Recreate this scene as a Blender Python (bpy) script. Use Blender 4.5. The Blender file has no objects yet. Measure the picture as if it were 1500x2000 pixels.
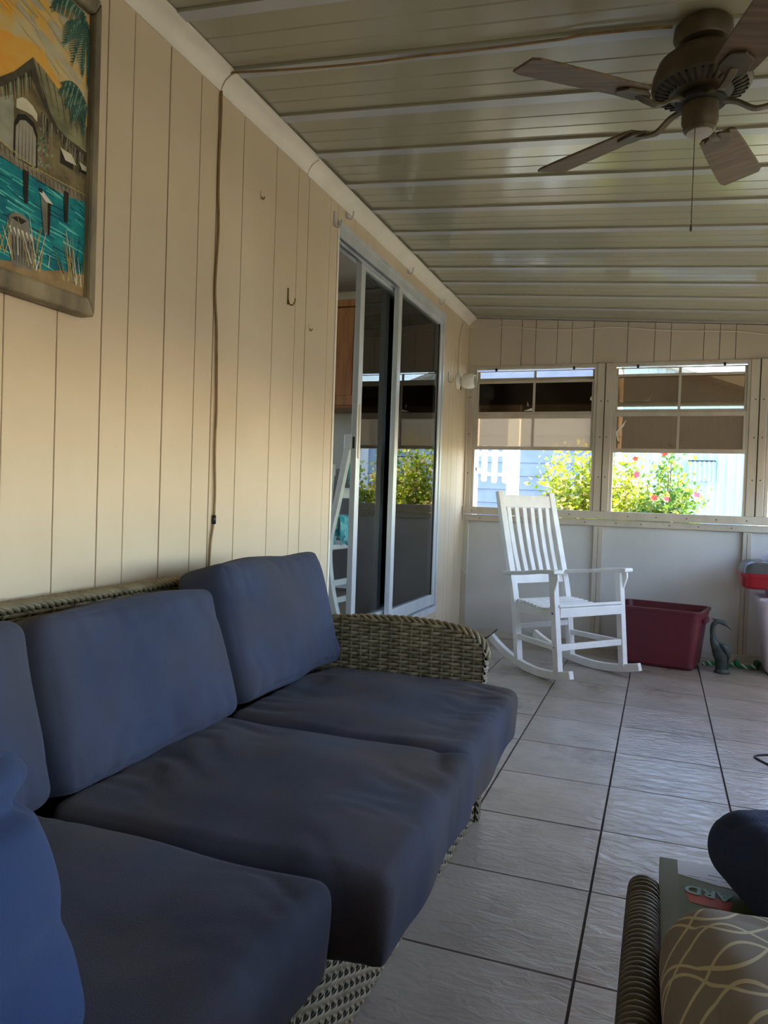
import bpy, bmesh, math, random
from mathutils import Vector, Matrix, noise
random.seed(7)
R = math.radians
scene = bpy.context.scene
col = scene.collection

# ------------------------------------------------------------------ camera, sky, sun, exposure
T = 0.4064                                   # floor tile pitch
CAM_H = 1.049
cd = bpy.data.cameras.new('camera'); cam = bpy.data.objects.new('camera', cd); col.objects.link(cam)
cd.sensor_fit = 'VERTICAL'; cd.sensor_height = 36.0; cd.lens = 1474.3 / 2000 * 36
cd.clip_start = 0.02; cd.clip_end = 300
yaw, pit, rol = 0.351313, 0.0209, 0.033089
fw = Vector((-math.sin(yaw) * math.cos(pit), math.cos(yaw) * math.cos(pit), -math.sin(pit)))
rt = Vector((math.cos(yaw), math.sin(yaw), 0)); up = rt.cross(fw)
r2 = rt * math.cos(rol) + up * math.sin(rol); u2 = up * math.cos(rol) - rt * math.sin(rol)
cam.matrix_world = Matrix(((r2.x, u2.x, -fw.x, 0), (r2.y, u2.y, -fw.y, 0), (r2.z, u2.z, -fw.z, CAM_H), (0, 0, 0, 1)))
scene.camera = cam

world = bpy.data.worlds.new('sky'); scene.world = world; world.use_nodes = True
wn = world.node_tree.nodes; wl = world.node_tree.links
bg = wn['Background']; st = wn.new('ShaderNodeTexSky')
st.sky_type = 'NISHITA'; st.sun_disc = False; st.sun_elevation = R(52); st.sun_rotation = R(85)
st.altitude = 0; st.air_density = 1.0; st.dust_density = 0.6; st.ozone_density = 1.4
wl.new(st.outputs[0], bg.inputs[0]); bg.inputs[1].default_value = 0.55

sd = bpy.data.lights.new('sun', 'SUN'); sun = bpy.data.objects.new('sun', sd); col.objects.link(sun)
sd.energy = 9.0; sd.angle = R(0.6); sd.color = (1.0, 0.89, 0.74)
sdir = Vector((math.cos(R(60)) * 0.985, math.cos(R(60)) * 0.17, math.sin(R(60))))   # towards the sun
sun.rotation_euler = sdir.to_track_quat('Z', 'Y').to_euler(); sun.location = (6, 1, 8)

vs = scene.view_settings
vs.view_transform = 'Standard'; vs.look = 'None'; vs.gamma = 1.0; vs.use_curve_mapping = False
vs.exposure = 1.55

# ------------------------------------------------------------------ materials
def lin(c):
    return tuple(((x / 12.92) if x <= 0.04045 else ((x + 0.055) / 1.055) ** 2.4) for x in c)
def rgb(r, g, b): return lin((r / 255, g / 255, b / 255)) + (1.0,)

def mat(name, c1, c2=None, rough=0.6, scale=8.0, bump=0.0, bscale=60.0, metal=0.0, coat=0.0, detail=4.0,
        stretch=(1, 1, 1), spec=0.5, lo=0.35, hi=0.65, sheen=0.0):
    m = bpy.data.materials.new(name); m.use_nodes = True
    n = m.node_tree.nodes; l = m.node_tree.links; b = n['Principled BSDF']
    b.inputs['Roughness'].default_value = rough; b.inputs['Metallic'].default_value = metal
    b.inputs['Specular IOR Level'].default_value = spec; b.inputs['Coat Weight'].default_value = coat
    b.inputs['Sheen Weight'].default_value = sheen
    tc = n.new('ShaderNodeTexCoord'); mp = n.new('ShaderNodeMapping'); mp.inputs['Scale'].default_value = stretch
    l.new(tc.outputs['Object'], mp.inputs[0])
    nz = n.new('ShaderNodeTexNoise'); nz.inputs['Scale'].default_value = scale; nz.inputs['Detail'].default_value = detail
    l.new(mp.outputs[0], nz.inputs[0])
    cr = n.new('ShaderNodeValToRGB'); cr.color_ramp.elements[0].position = lo; cr.color_ramp.elements[1].position = hi
    cr.color_ramp.elements[0].color = c1; cr.color_ramp.elements[1].color = c2 or c1
    l.new(nz.outputs[0], cr.inputs[0]); l.new(cr.outputs[0], b.inputs['Base Color'])
    if bump:
        n2 = n.new('ShaderNodeTexNoise'); n2.inputs['Scale'].default_value = bscale; n2.inputs['Detail'].default_value = 5
        l.new(mp.outputs[0], n2.inputs[0])
        bp = n.new('ShaderNodeBump'); bp.inputs['Strength'].default_value = bump; bp.inputs['Distance'].default_value = 0.01
        l.new(n2.outputs[0], bp.inputs['Height']); l.new(bp.outputs[0], b.inputs['Normal'])
    return m

def glassmat(name, tint, refl=1.0, rough=0.0, haze=0.0, hazecol=(0.6, 0.5, 0.4, 1)):
    """thin pane: tinted see-through, fresnel reflection, optional milky scatter"""
    m = bpy.data.materials.new(name); m.use_nodes = True
    n = m.node_tree.nodes; l = m.node_tree.links; n.remove(n['Principled BSDF'])
    out = n['Material Output']; tr = n.new('ShaderNodeBsdfTransparent'); tr.inputs[0].default_value = tint
    gl = n.new('ShaderNodeBsdfGlossy'); gl.inputs['Roughness'].default_value = rough; gl.inputs[0].default_value = (refl, refl, refl, 1)
    fr = n.new('ShaderNodeFresnel'); fr.inputs[0].default_value = 1.45
    base = tr
    if haze > 0:
        tl = n.new('ShaderNodeBsdfTranslucent'); tl.inputs[0].default_value = hazecol
        mx = n.new('ShaderNodeMixShader'); mx.inputs[0].default_value = haze
        l.new(tr.outputs[0], mx.inputs[1]); l.new(tl.outputs[0], mx.inputs[2]); base = mx
    mx2 = n.new('ShaderNodeMixShader'); l.new(fr.outputs[0], mx2.inputs[0])
    l.new(base.outputs[0], mx2.inputs[1]); l.new(gl.outputs[0], mx2.inputs[2]); l.new(mx2.outputs[0], out.inputs[0])
    return m

def leafmat(name, cols):
    m = bpy.data.materials.new(name); m.use_nodes = True
    n = m.node_tree.nodes; l = m.node_tree.links; b = n['Principled BSDF']; out = n['Material Output']
    g = n.new('ShaderNodeNewGeometry'); cr = n.new('ShaderNodeValToRGB'); e = cr.color_ramp.elements
    while len(e) < len(cols): e.new(0.5)
    for i, c in enumerate(cols): e[i].position = i / (len(cols) - 1); e[i].color = c
    l.new(g.outputs['Random Per Island'], cr.inputs[0]); l.new(cr.outputs[0], b.inputs['Base Color'])
    b.inputs['Roughness'].default_value = 0.45
    tl = n.new('ShaderNodeBsdfTranslucent'); l.new(cr.outputs[0], tl.inputs[0])
    mx = n.new('ShaderNodeMixShader'); mx.inputs[0].default_value = 0.45
    l.new(b.outputs[0], mx.inputs[1]); l.new(tl.outputs[0], mx.inputs[2]); l.new(mx.outputs[0], out.inputs[0])
    return m

def tilemat():
    m = mat('tile_ceramic', rgb(140, 129, 117), rgb(170, 159, 147), rough=0.24, scale=3.2, detail=8, lo=0.3, hi=0.7, spec=0.8)
    n = m.node_tree.nodes; l = m.node_tree.links; b = n['Principled BSDF']
    tc = next(x for x in n if x.type == 'TEX_COORD'); ramp = next(x for x in n if x.type == 'VALTORGB')
    g = n.new('ShaderNodeNewGeometry')
    # brown stains with a shape of their own
    s = n.new('ShaderNodeTexNoise'); s.inputs['Scale'].default_value = 2.1; s.inputs['Detail'].default_value = 9; s.inputs['Roughness'].default_value = 0.7
    l.new(g.outputs['Position'], s.inputs[0])
    r = n.new('ShaderNodeValToRGB'); r.color_ramp.elements[0].position = 0.54; r.color_ramp.elements[1].position = 0.70
    r.color_ramp.elements[0].color = (0, 0, 0, 1); r.color_ramp.elements[1].color = (0.75, 0.75, 0.75, 1)
    l.new(s.outputs[0], r.inputs[0])
    mx = n.new('ShaderNodeMix'); mx.data_type = 'RGBA'; mx.inputs[7].default_value = rgb(112, 92, 76)
    l.new(r.outputs[0], mx.inputs[0]); l.new(ramp.outputs[0], mx.inputs[6]); l.new(mx.outputs[2], b.inputs['Base Color'])
    # slate-like relief
    mp = n.new('ShaderNodeMapping'); mp.inputs['Scale'].default_value = (14, 30, 20); l.new(g.outputs['Position'], mp.inputs[0])
    n2 = n.new('ShaderNodeTexNoise'); n2.inputs['Scale'].default_value = 1.0; n2.inputs['Detail'].default_value = 6; n2.inputs['Distortion'].default_value = 0.8
    l.new(mp.outputs[0], n2.inputs[0])
    bp = n.new('ShaderNodeBump'); bp.inputs['Strength'].default_value = 0.8; bp.inputs['Distance'].default_value = 0.006
    l.new(n2.outputs[0], bp.inputs['Height']); l.new(bp.outputs[0], b.inputs['Normal'])
    return m

def fabricmat(name, c1, c2, dust, amount=0.6):
    m = mat(name, c1, c2, rough=0.95, scale=5, bump=0.2, bscale=420, spec=0.1, sheen=0.05)
    n = m.node_tree.nodes; l = m.node_tree.links; b = n['Principled BSDF']
    ramp = next(x for x in n if x.type == 'VALTORGB'); g = n.new('ShaderNodeNewGeometry')
    s = n.new('ShaderNodeTexNoise'); s.inputs['Scale'].default_value = 3.4; s.inputs['Detail'].default_value = 6
    l.new(g.outputs['Position'], s.inputs[0])
    r = n.new('ShaderNodeValToRGB'); r.color_ramp.elements[0].position = 0.42; r.color_ramp.elements[1].position = 0.68
    r.color_ramp.elements[0].color = (0, 0, 0, 1); r.color_ramp.elements[1].color = (amount, amount, amount, 1)
    l.new(s.outputs[0], r.inputs[0])
    mx = n.new('ShaderNodeMix'); mx.data_type = 'RGBA'; mx.inputs[7].default_value = dust
    l.new(r.outputs[0], mx.inputs[0]); l.new(ramp.outputs[0], mx.inputs[6]); l.new(mx.outputs[2], b.inputs['Base Color'])
    return m

M = {}
M['tile'] = tilemat()
M['grout'] = mat('grout', rgb(62, 56, 54), rgb(84, 76, 70), rough=0.9, scale=30)
M['cream'] = mat('cream_wall_paint', rgb(198, 179, 151), rgb(210, 192, 165), rough=0.5, scale=1.6, detail=8, bump=0.04, bscale=35, spec=0.4)
M['cream_dark'] = mat('groove_wood', rgb(140, 118, 84), rgb(160, 138, 104), rough=0.8, scale=12)
M['cream_back'] = mat('cream_upper_paint', rgb(192, 178, 160), rgb(202, 189, 170), rough=0.55, scale=2.5, detail=7, bump=0.05, bscale=25)
M['ceil'] = mat('ceiling_enamel', rgb(158, 155, 136), rgb(170, 167, 148), rough=0.15, scale=1.2, detail=6, bump=0.015, bscale=5, spec=0.8)
M['ceil_lip_sheen'] = mat('ceiling_lip_sky_sheen', rgb(166, 170, 176), rgb(178, 182, 188), rough=0.2, scale=3, spec=0.8)  # cooler, paler lip colour stands in for sky sheen along the pan joints
M['ceil_joint'] = mat('ceiling_joint', rgb(70, 66, 56), rough=0.8)
M['trim'] = mat('trim_paint', rgb(222, 214, 198), rgb(232, 224, 210), rough=0.45, scale=6)
M['knee'] = mat('knee_panel_paint', rgb(200, 197, 192), rgb(212, 209, 205), rough=0.5, scale=2.2, detail=8, bump=0.03, bscale=20)
M['alu'] = mat('painted_aluminium', rgb(186, 174, 158), rgb(200, 190, 174), rough=0.45, scale=9, stretch=(1, 1, 0.3), detail=7)
M['alu_white'] = mat('door_aluminium', rgb(196, 200, 204), rgb(214, 217, 220), rough=0.35, metal=0.35, scale=6, stretch=(1, 1, 0.2))
M['dark'] = mat('dark_gasket', rgb(28, 26, 24), rough=0.7)
M['screw'] = mat('screw_metal', rgb(70, 62, 52), rough=0.5, metal=0.6)
M['glass'] = glassmat('door_glass', (0.80, 0.84, 0.83, 1))
M['vinyl_dark'] = glassmat('smoked_vinyl_dark', (0.10, 0.065, 0.035, 1), rough=0.1, haze=0.12, hazecol=(0.20, 0.12, 0.06, 1))
M['vinyl_brown'] = glassmat('smoked_vinyl', (0.26, 0.185, 0.12, 1), rough=0.1, haze=0.22, hazecol=(0.36, 0.26, 0.18, 1))
M['vinyl_light'] = glassmat('frosted_vinyl', (0.60, 0.48, 0.35, 1), rough=0.12, haze=0.38, hazecol=(0.66, 0.54, 0.40, 1))
M['vinyl_clear'] = glassmat('clear_vinyl', (0.85, 0.83, 0.78, 1), rough=0.05, haze=0.06, hazecol=(0.9, 0.85, 0.75, 1))
M['tear'] = mat('tear_daylight_white', rgb(245, 240, 230), rough=0.4)  # white slivers stand in for bright outdoors showing through rips in the vinyl
M['navy'] = fabricmat('slate_blue_canvas', rgb(56, 59, 71), rgb(66, 70, 84), rgb(82, 74, 68), 0.9)
M['navy_back'] = fabricmat('slate_blue_canvas_clean', rgb(57, 62, 80), rgb(66, 72, 92), rgb(74, 70, 73), 0.7)
M['navy_pillow'] = fabricmat('blue_throw_fabric', rgb(44, 59, 92), rgb(52, 68, 102), rgb(60, 63, 76), 0.6)
M['navy_round'] = fabricmat('navy_knit', rgb(40, 52, 84), rgb(50, 64, 98), rgb(50, 56, 76), 0.4)
M['wicker'] = mat('resin_wicker', rgb(110, 98, 72), rgb(142, 128, 98), rough=0.42, scale=22, detail=3)
M['wicker_dark'] = mat('wicker_core', rgb(40, 34, 26), rgb(52, 45, 35), rough=0.8, scale=20)
M['wicker_chair'] = mat('dark_resin_wicker', rgb(66, 58, 46), rgb(88, 78, 62), rough=0.45, scale=22, detail=3)
M['white_wood'] = mat('white_painted_wood', rgb(228, 224, 218), rgb(238, 236, 232), rough=0.45, scale=9, detail=6)
M['maroon'] = mat('maroon_plastic', rgb(96, 32, 44), rgb(108, 38, 50), rough=0.38, scale=3)
M['bronze'] = mat('verdigris_bronze', rgb(54, 62, 60), rgb(84, 94, 90), rough=0.55, metal=0.35, scale=18, bump=0.2, bscale=50)
M['fan_metal'] = mat('antique_fan_metal', rgb(70, 62, 46), rgb(92, 82, 60), rough=0.42, metal=0.35, scale=14)
M['fan_blade'] = mat('fan_blade_wood', rgb(78, 62, 44), rgb(104, 84, 60), rough=0.5, scale=10, stretch=(0.6, 6, 1))
M['fan_cap'] = mat('fan_cap_pale', rgb(150, 146, 136), rough=0.5)
M['porcelain'] = mat('white_porcelain', rgb(236, 230, 216), rgb(242, 237, 226), rough=0.3, scale=5)
M['shade'] = mat('milk_glass', rgb(236, 236, 226), rgb(244, 244, 236), rough=0.25, scale=4)
M['cable'] = mat('tan_cable', rgb(126, 102, 66), rgb(150, 124, 84), rough=0.6, scale=20)
M['cable_white'] = mat('white_cable', rgb(222, 212, 190), rough=0.6)
M['black_rubber'] = mat('black_rubber', rgb(22, 24, 32), rough=0.45)
M['hook_white'] = mat('white_hook', rgb(190, 184, 190), rough=0.3)
M['hook_brass'] = mat('brass_hook', rgb(120, 98, 58), rough=0.35, metal=0.8)
M['oak'] = mat('oak_cabinet', rgb(126, 76, 34), rgb(156, 98, 48), rough=0.5, scale=7, stretch=(6, 6, 0.5), detail=6)
M['kitchen'] = mat('kitchen_wall_paint', rgb(176, 170, 158), rgb(186, 180, 168), rough=0.7, scale=2)
M['kitchen_low'] = mat('kitchen_panelling', rgb(112, 104, 98), rgb(124, 116, 108), rough=0.7, scale=3)
M['kitchen_floor'] = mat('kitchen_floor', rgb(150, 136, 118), rgb(164, 150, 132), rough=0.5, scale=4)
M['teal'] = mat('teal_cloth', rgb(70, 168, 160), rgb(150, 212, 200), rough=0.9, scale=14, lo=0.4, hi=0.62, detail=5)
M['teal2'] = mat('turquoise_cloth', rgb(60, 170, 190), rgb(160, 224, 224), rough=0.9, scale=18, lo=0.42, hi=0.6)
M['red_plastic'] = mat('red_plastic', rgb(150, 20, 36), rgb(166, 28, 44), rough=0.3, scale=3)
M['grey_plastic'] = mat('dark_grey_plastic', rgb(78, 76, 74), rgb(96, 94, 92), rough=0.28, scale=4)
M['lilac_plastic'] = mat('pale_lilac_plastic', rgb(206, 196, 212), rgb(222, 214, 226), rough=0.35, scale=3)
M['rope_green'] = mat('green_rope', rgb(40, 110, 66), rough=0.85)
M['rope_white'] = mat('white_rope', rgb(196, 208, 170), rough=0.85)
M['lattice'] = None
M['book_cover'] = mat('book_cover_green', rgb(70, 92, 70), rgb(104, 112, 74), rough=0.35, scale=6)
M['book_spine'] = mat('book_spine', rgb(96, 98, 86), rgb(112, 114, 100), rough=0.4, scale=6)
M['book_white'] = mat('book_panel_white', rgb(214, 222, 244), rough=0.35)
M['book_letter'] = mat('book_lettering', rgb(150, 196, 226), rough=0.35)
M['book_red'] = mat('book_red_mark', rgb(186, 70, 54), rough=0.35)
M['paper'] = mat('paper_block', rgb(222, 216, 204), rough=0.8, scale=60, stretch=(1, 1, 20))
M['book_ink'] = mat('book_ink', rgb(70, 78, 110), rough=0.4)
M['frame_wood'] = mat('weathered_frame_wood', rgb(104, 95, 78), rgb(168, 154, 126), rough=0.75, scale=5, stretch=(2, 2, 0.8), detail=8, bump=0.3, bscale=40)
M['siding'] = mat('blue_grey_siding', rgb(120, 130, 158), rgb(132, 142, 170), rough=0.7, scale=5)
M['ext_white'] = mat('white_exterior_paint', rgb(236, 240, 244), rgb(244, 247, 250), rough=0.55, scale=4)
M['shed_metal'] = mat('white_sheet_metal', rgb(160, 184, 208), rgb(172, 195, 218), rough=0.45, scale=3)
M['shed_roof'] = mat('shed_roof_metal', rgb(150, 140, 128), rgb(170, 160, 148), rough=0.5, scale=3)
M['grass'] = mat('lawn', rgb(112, 116, 88), rgb(156, 150, 128), rough=0.95, scale=9, bump=0.5, bscale=60)
M['concrete'] = mat('concrete_path', rgb(168, 160, 148), rgb(190, 182, 170), rough=0.85, scale=8)
M['bark'] = mat('shrub_bark', rgb(110, 92, 74), rgb(140, 122, 100), rough=0.85, scale=20)
M['leaf_yellow'] = leafmat('yellow_green_leaves', [rgb(150, 170, 30), rgb(196, 204, 40), rgb(96, 134, 40), rgb(224, 220, 120), rgb(206, 178, 140)])
M['leaf_green'] = leafmat('hibiscus_leaves', [rgb(60, 110, 50), rgb(110, 150, 50), rgb(170, 176, 60), rgb(74, 130, 74), rgb(186, 190, 110)])
M['petal_pink'] = mat('pink_petal', rgb(240, 110, 130), rgb(250, 150, 160), rough=0.6, scale=30)
M['petal_red'] = mat('coral_petal', rgb(236, 80, 60), rgb(246, 120, 90), rough=0.6, scale=30)

# ------------------------------------------------------------------ builders
class MB:
    def __init__(s): s.v = []; s.f = []; s.m = []; s.cur = 0
    def face(s, idx): s.f.append(idx); s.m.append(s.cur)
    def box(s, a, b, mtx=None):
        x0, y0, z0 = (min(a[i], b[i]) for i in range(3)); x1, y1, z1 = (max(a[i], b[i]) for i in range(3))
        o = len(s.v)
        pts = [(x0, y0, z0), (x1, y0, z0), (x1, y1, z0), (x0, y1, z0), (x0, y0, z1), (x1, y0, z1), (x1, y1, z1), (x0, y1, z1)]
        if mtx is not None: pts = [tuple(mtx @ Vector(p)) for p in pts]
        s.v += pts
        for f in ((0, 3, 2, 1), (4, 5, 6, 7), (0, 1, 5, 4), (1, 2, 6, 5), (2, 3, 7, 6), (3, 0, 4, 7)):
            s.face(tuple(o + i for i in f))
        return s
    def bar(s, p, q, w, d, upv=(0, 0, 1)):
        """rectangular bar from p to q: w across, d along the up-ish direction"""
        p = Vector(p); q = Vector(q); ax = (q - p).normalized(); upv = Vector(upv)
        sx = ax.cross(upv)
        if sx.length < 1e-4: sx = ax.cross(Vector((1, 0, 0)))
        sx.normalize(); sz = sx.cross(ax).normalized(); o = len(s.v)
        for e in (p, q):
            for a, b in ((-1, -1), (1, -1), (1, 1), (-1, 1)):
                s.v.append(tuple(e + sx * (a * w / 2) + sz * (b * d / 2)))
        for f in ((0, 3, 2, 1), (4, 5, 6, 7), (0, 1, 5, 4), (1, 2, 6, 5), (2, 3, 7, 6), (3, 0, 4, 7)):
            s.face(tuple(o + i for i in f))
        return s
    def sweep(s, pts, w, d, upv=(0, 0, 1)):
        """rectangular section swept along a polyline"""
        pts = [Vector(p) for p in pts]; o = len(s.v); n = len(pts); upv = Vector(upv)
        for i, p in enumerate(pts):
            ax = (pts[min(i + 1, n - 1)] - pts[max(i - 1, 0)]).normalized()
            sx = ax.cross(upv).normalized(); sz = sx.cross(ax).normalized()
            ww = w[i] if isinstance(w, (list, tuple)) else w; dd = d[i] if isinstance(d, (list, tuple)) else d
            for a, b in ((-1, -1), (1, -1), (1, 1), (-1, 1)): s.v.append(tuple(p + sx * (a * ww / 2) + sz * (b * dd / 2)))
        for i in range(n - 1):
            for k in range(4): s.face((o + 4 * i + k, o + 4 * i + (k + 1) % 4, o + 4 * i + 4 + (k + 1) % 4, o + 4 * i + 4 + k))
        s.face((o + 3, o + 2, o + 1, o)); s.face(tuple(o + 4 * (n - 1) + k for k in range(4)))
        return s
    def tube(s, pts, r, n=8, closed=False):
        pts = [Vector(p) for p in pts]; o = len(s.v); N = len(pts); prev = None
        for i, p in enumerate(pts):
            a = pts[(i - 1) % N] if closed else pts[max(i - 1, 0)]; b = pts[(i + 1) % N] if closed else pts[min(i + 1, N - 1)]
            ax = (b - a).normalized()
            if prev is None:
                ref = Vector((0, 0, 1)) if abs(ax.z) < 0.9 else Vector((1, 0, 0)); sx = ax.cross(ref).normalized()
            else:
                sx = (prev - ax * prev.dot(ax)).normalized()
            prev = sx; sy = ax.cross(sx)
            rr = r[i] if isinstance(r, (list, tuple)) else r
            for k in range(n):
                t = 2 * math.pi * k / n; s.v.append(tuple(p + sx * (rr * math.cos(t)) + sy * (rr * math.sin(t))))
        for i in range(N if closed else N - 1):
            i2 = (i + 1) % N
            for k in range(n): s.face((o + i * n + k, o + i * n + (k + 1) % n, o + i2 * n + (k + 1) % n, o + i2 * n + k))
        if not closed:
            s.face(tuple(o + k for k in reversed(range(n)))); s.face(tuple(o + (N - 1) * n + k for k in range(n)))
        return s
    def lathe(s, prof, c=(0, 0, 0), n=28, mtx=None):
        o = len(s.v); c = Vector(c)
        for r, z in prof:
            for k in range(n):
                t = 2 * math.pi * k / n; p = Vector((r * math.cos(t), r * math.sin(t), z))
                if mtx is not None: p = mtx @ p
                s.v.append(tuple(p + c))
        for i in range(len(prof) - 1):
            for k in range(n): s.face((o + i * n + k, o + i * n + (k + 1) % n, o + (i + 1) * n + (k + 1) % n, o + (i + 1) * n + k))
        s.face(tuple(o + k for k in reversed(range(n)))); s.face(tuple(o + (len(prof) - 1) * n + k for k in range(n)))
        return s
    def prism(s, poly, fn, d0, d1):
        """poly: list of 2-d points; fn(a, b, d) -> point"""
        o = len(s.v); n = len(poly)
        for d in (d0, d1):
            for a, b in poly: s.v.append(tuple(fn(a, b, d)))
        s.face(tuple(o + i for i in reversed(range(n)))); s.face(tuple(o + n + i for i in range(n)))
        for i in range(n): s.face((o + i, o + (i + 1) % n, o + n + (i + 1) % n, o + n + i))
        return s
    def flat(s, pts):
        o = len(s.v); s.v += [tuple(p) for p in pts]; s.face(tuple(range(o, o + len(pts)))); return s
    def mesh(s, name, mats):
        me = bpy.data.meshes.new(name); me.from_pydata(s.v, [], s.f)
        for m in (mats if isinstance(mats, (list, tuple)) else [mats]): me.materials.append(m)
        if any(s.m): me.polygons.foreach_set('material_index', s.m)
        return me
    def build(s, name, mats, parent=None, smooth=False, bevel=0.0, fix=True, off=None):
        if off is None: off = root_loc(parent)
        if off.length: s.v = [(a - off.x, b - off.y, c - off.z) for a, b, c in s.v]
        me = s.mesh(name, mats)
        if fix:
            bm = bmesh.new(); bm.from_mesh(me); bmesh.ops.recalc_face_normals(bm, faces=bm.faces); bm.to_mesh(me); bm.free()
        if smooth:
            me.polygons.foreach_set('use_smooth', [True] * len(me.polygons))
            if smooth == 'angle': me.set_sharp_from_angle(angle=R(40))
        o = bpy.data.objects.new(name, me); col.objects.link(o)
        if parent: o.parent = parent
        if bevel:
            b = o.modifiers.new('bevel', 'BEVEL'); b.width = bevel; b.segments = 2; b.limit_method = 'ANGLE'; b.angle_limit = R(35)
        return o
ZERO = Vector((0, 0, 0))
def root_loc(p):
    """world location of the root of p; zero for things written in local coordinates"""
    if p is None: return ZERO
    while p.parent: p = p.parent
    return ZERO if p.get('_local') else Vector(p.location)
def thing(name, label, cat, loc=(0, 0, 0), rotz=0.0, group=None, local=False):
    o = bpy.data.objects.new(name, None); col.objects.link(o); o.location = loc; o.rotation_euler = (0, 0, rotz)
    o.empty_display_size = 0.05; o['label'] = label; o['category'] = cat
    if group: o['group'] = group
    if local: o['_local'] = 1
    return o
def tag(o, label, cat, group=None, kind=None):
    o['label'] = label; o['category'] = cat
    if group: o['group'] = group
    if kind: o['kind'] = kind
    return o
def struct(o, label=None, cat=None):
    o['kind'] = 'structure'
    if label: o['label'] = label
    if cat: o['category'] = cat
    return o
def sroot(name, label, cat, loc=(0, 0, 0)):
    o = thing(name, label, cat, loc); o['kind'] = 'structure'; return o
def piece(name, me, loc, parent):
    o = bpy.data.objects.new(name, me); col.objects.link(o); o.location = loc; o.parent = parent; return o
def smoothpath(pts, k=8):
    """Catmull-Rom through pts"""
    pts = [Vector(p) for p in pts]; out = []
    for i in range(len(pts) - 1):
        p0 = pts[max(i - 1, 0)]; p1 = pts[i]; p2 = pts[i + 1]; p3 = pts[min(i + 2, len(pts) - 1)]
        for j in range(k):
            t = j / k
            out.append(0.5 * ((2 * p1) + (p2 - p0) * t + (2 * p0 - 5 * p1 + 4 * p2 - p3) * t * t + (3 * p1 - p0 - 3 * p2 + p3) * t ** 3))
    out.append(pts[-1]); return out

# ------------------------------------------------------------------ room dimensions
XW = -1.4385; XR = 1.62; YB = 5.72; Y0 = -1.7
def zc(x): return 2.45 - 0.0712 * (x + 1.4385)

# floor with single tiles
g = 0.0035
fl = struct(MB().box((XW - 0.1, Y0 - 0.1, -0.10), (XR + 0.1, YB + 0.1, -0.005)).build('floor', M['grout']),
            'square beige ceramic tile floor with dark grout lines', 'floor')
x0, y0 = -0.1399, 4.5363
shared = MB().box((g, g, -0.006), (T - g, T - g, 0)).mesh('tile', M['tile'])
i0 = math.floor((XW - x0) / T); i1 = math.ceil((XR - x0) / T); j0 = math.floor((Y0 - y0) / T); j1 = math.ceil((YB - y0) / T)
for i in range(i0, i1):
    for j in range(j0, j1):
        ax, ay = x0 + i * T, y0 + j * T
        bx, by = ax + T, ay + T
        if ax < XW or bx > XR or ay < Y0 or by > YB:
            ax2, bx2, ay2, by2 = max(ax, XW), min(bx, XR), max(ay, Y0), min(by, YB)
            if bx2 - ax2 < 0.02 or by2 - ay2 < 0.02: continue
            me = MB().box((g, g, -0.006), (bx2 - ax2 - g, by2 - ay2 - g, 0)).mesh('tile', M['tile'])
            o = piece('tile', me, (ax2, ay2, 0), fl)
        else:
            o = piece('tile', shared, (ax, ay, 0), fl)
        o.rotation_euler = (random.uniform(-1, 1) * 0.0012, random.uniform(-1, 1) * 0.0012, 0)

# ------------------------------------------------------------------ left wall
DY0, DY1, DZ0, DZ1 = 3.185, 5.018, 0.30, 2.295     # door opening
mb = MB()
mb.box((XW - 0.10, Y0, 0), (XW - 0.014, DY0, 2.47)); mb.box((XW - 0.10, DY1, 0), (XW - 0.014, YB + 0.1, 2.47))
mb.box((XW - 0.10, DY0, DZ1), (XW - 0.014, DY1, 2.47)); mb.box((XW - 0.10, DY0, 0), (XW - 0.014, DY1, DZ0))
wl_ = struct(mb.build('wall_left', M['cream_dark']), 'cream painted wall of vertical grooved boards beside the sofa', 'wall')
gr = [1.499, 1.658, 1.764, 1.929, 2.092, 2.193, 2.358, 2.6, 2.787, 2.884, 3.103, 3.185]
back = [1.335, 1.235, 1.07, 0.91, 0.81, 0.645, 0.40, 0.215, 0.115, -0.10, -0.26, -0.36, -0.52, -0.76, -0.95, -1.05, -1.27, -1.45, Y0]
ys = list(reversed(back)) + gr
for a, b in zip(ys, ys[1:]):
    w = 0.004 if abs(a - 1.929) < .01 or abs(a - 2.193) < .01 else 0.002
    MB().box((XW - 0.014, a + w, 0.0), (XW + random.uniform(-.0007, .0007), b - 0.0015, 2.44)).build('plank', M['cream'], wl_, bevel=0.0015)
hd = [3.185, 3.39, 3.55, 3.65, 3.81, 4.05, 4.24, 4.34, 4.56, 4.72, 4.86, 5.018]
for a, b in zip(hd, hd[1:]):
    MB().box((XW - 0.014, a + 0.0015, DZ1), (XW, b - 0.001, 2.44)).build('plank', M['cream'], wl_, bevel=0.0012)
    MB().box((XW - 0.014, a + 0.0015, 0), (XW, b - 0.001, DZ0 - 0.03)).build('plank', M['cream'], wl_, bevel=0.0012)
fr = [5.018, 5.20, 5.30, 5.46, 5.62, YB]
for a, b in zip(fr, fr[1:]):
    MB().box((XW - 0.014, a + 0.002, 0), (XW, b - 0.001, 2.44)).build('plank', M['cream'], wl_, bevel=0.0015)

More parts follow.
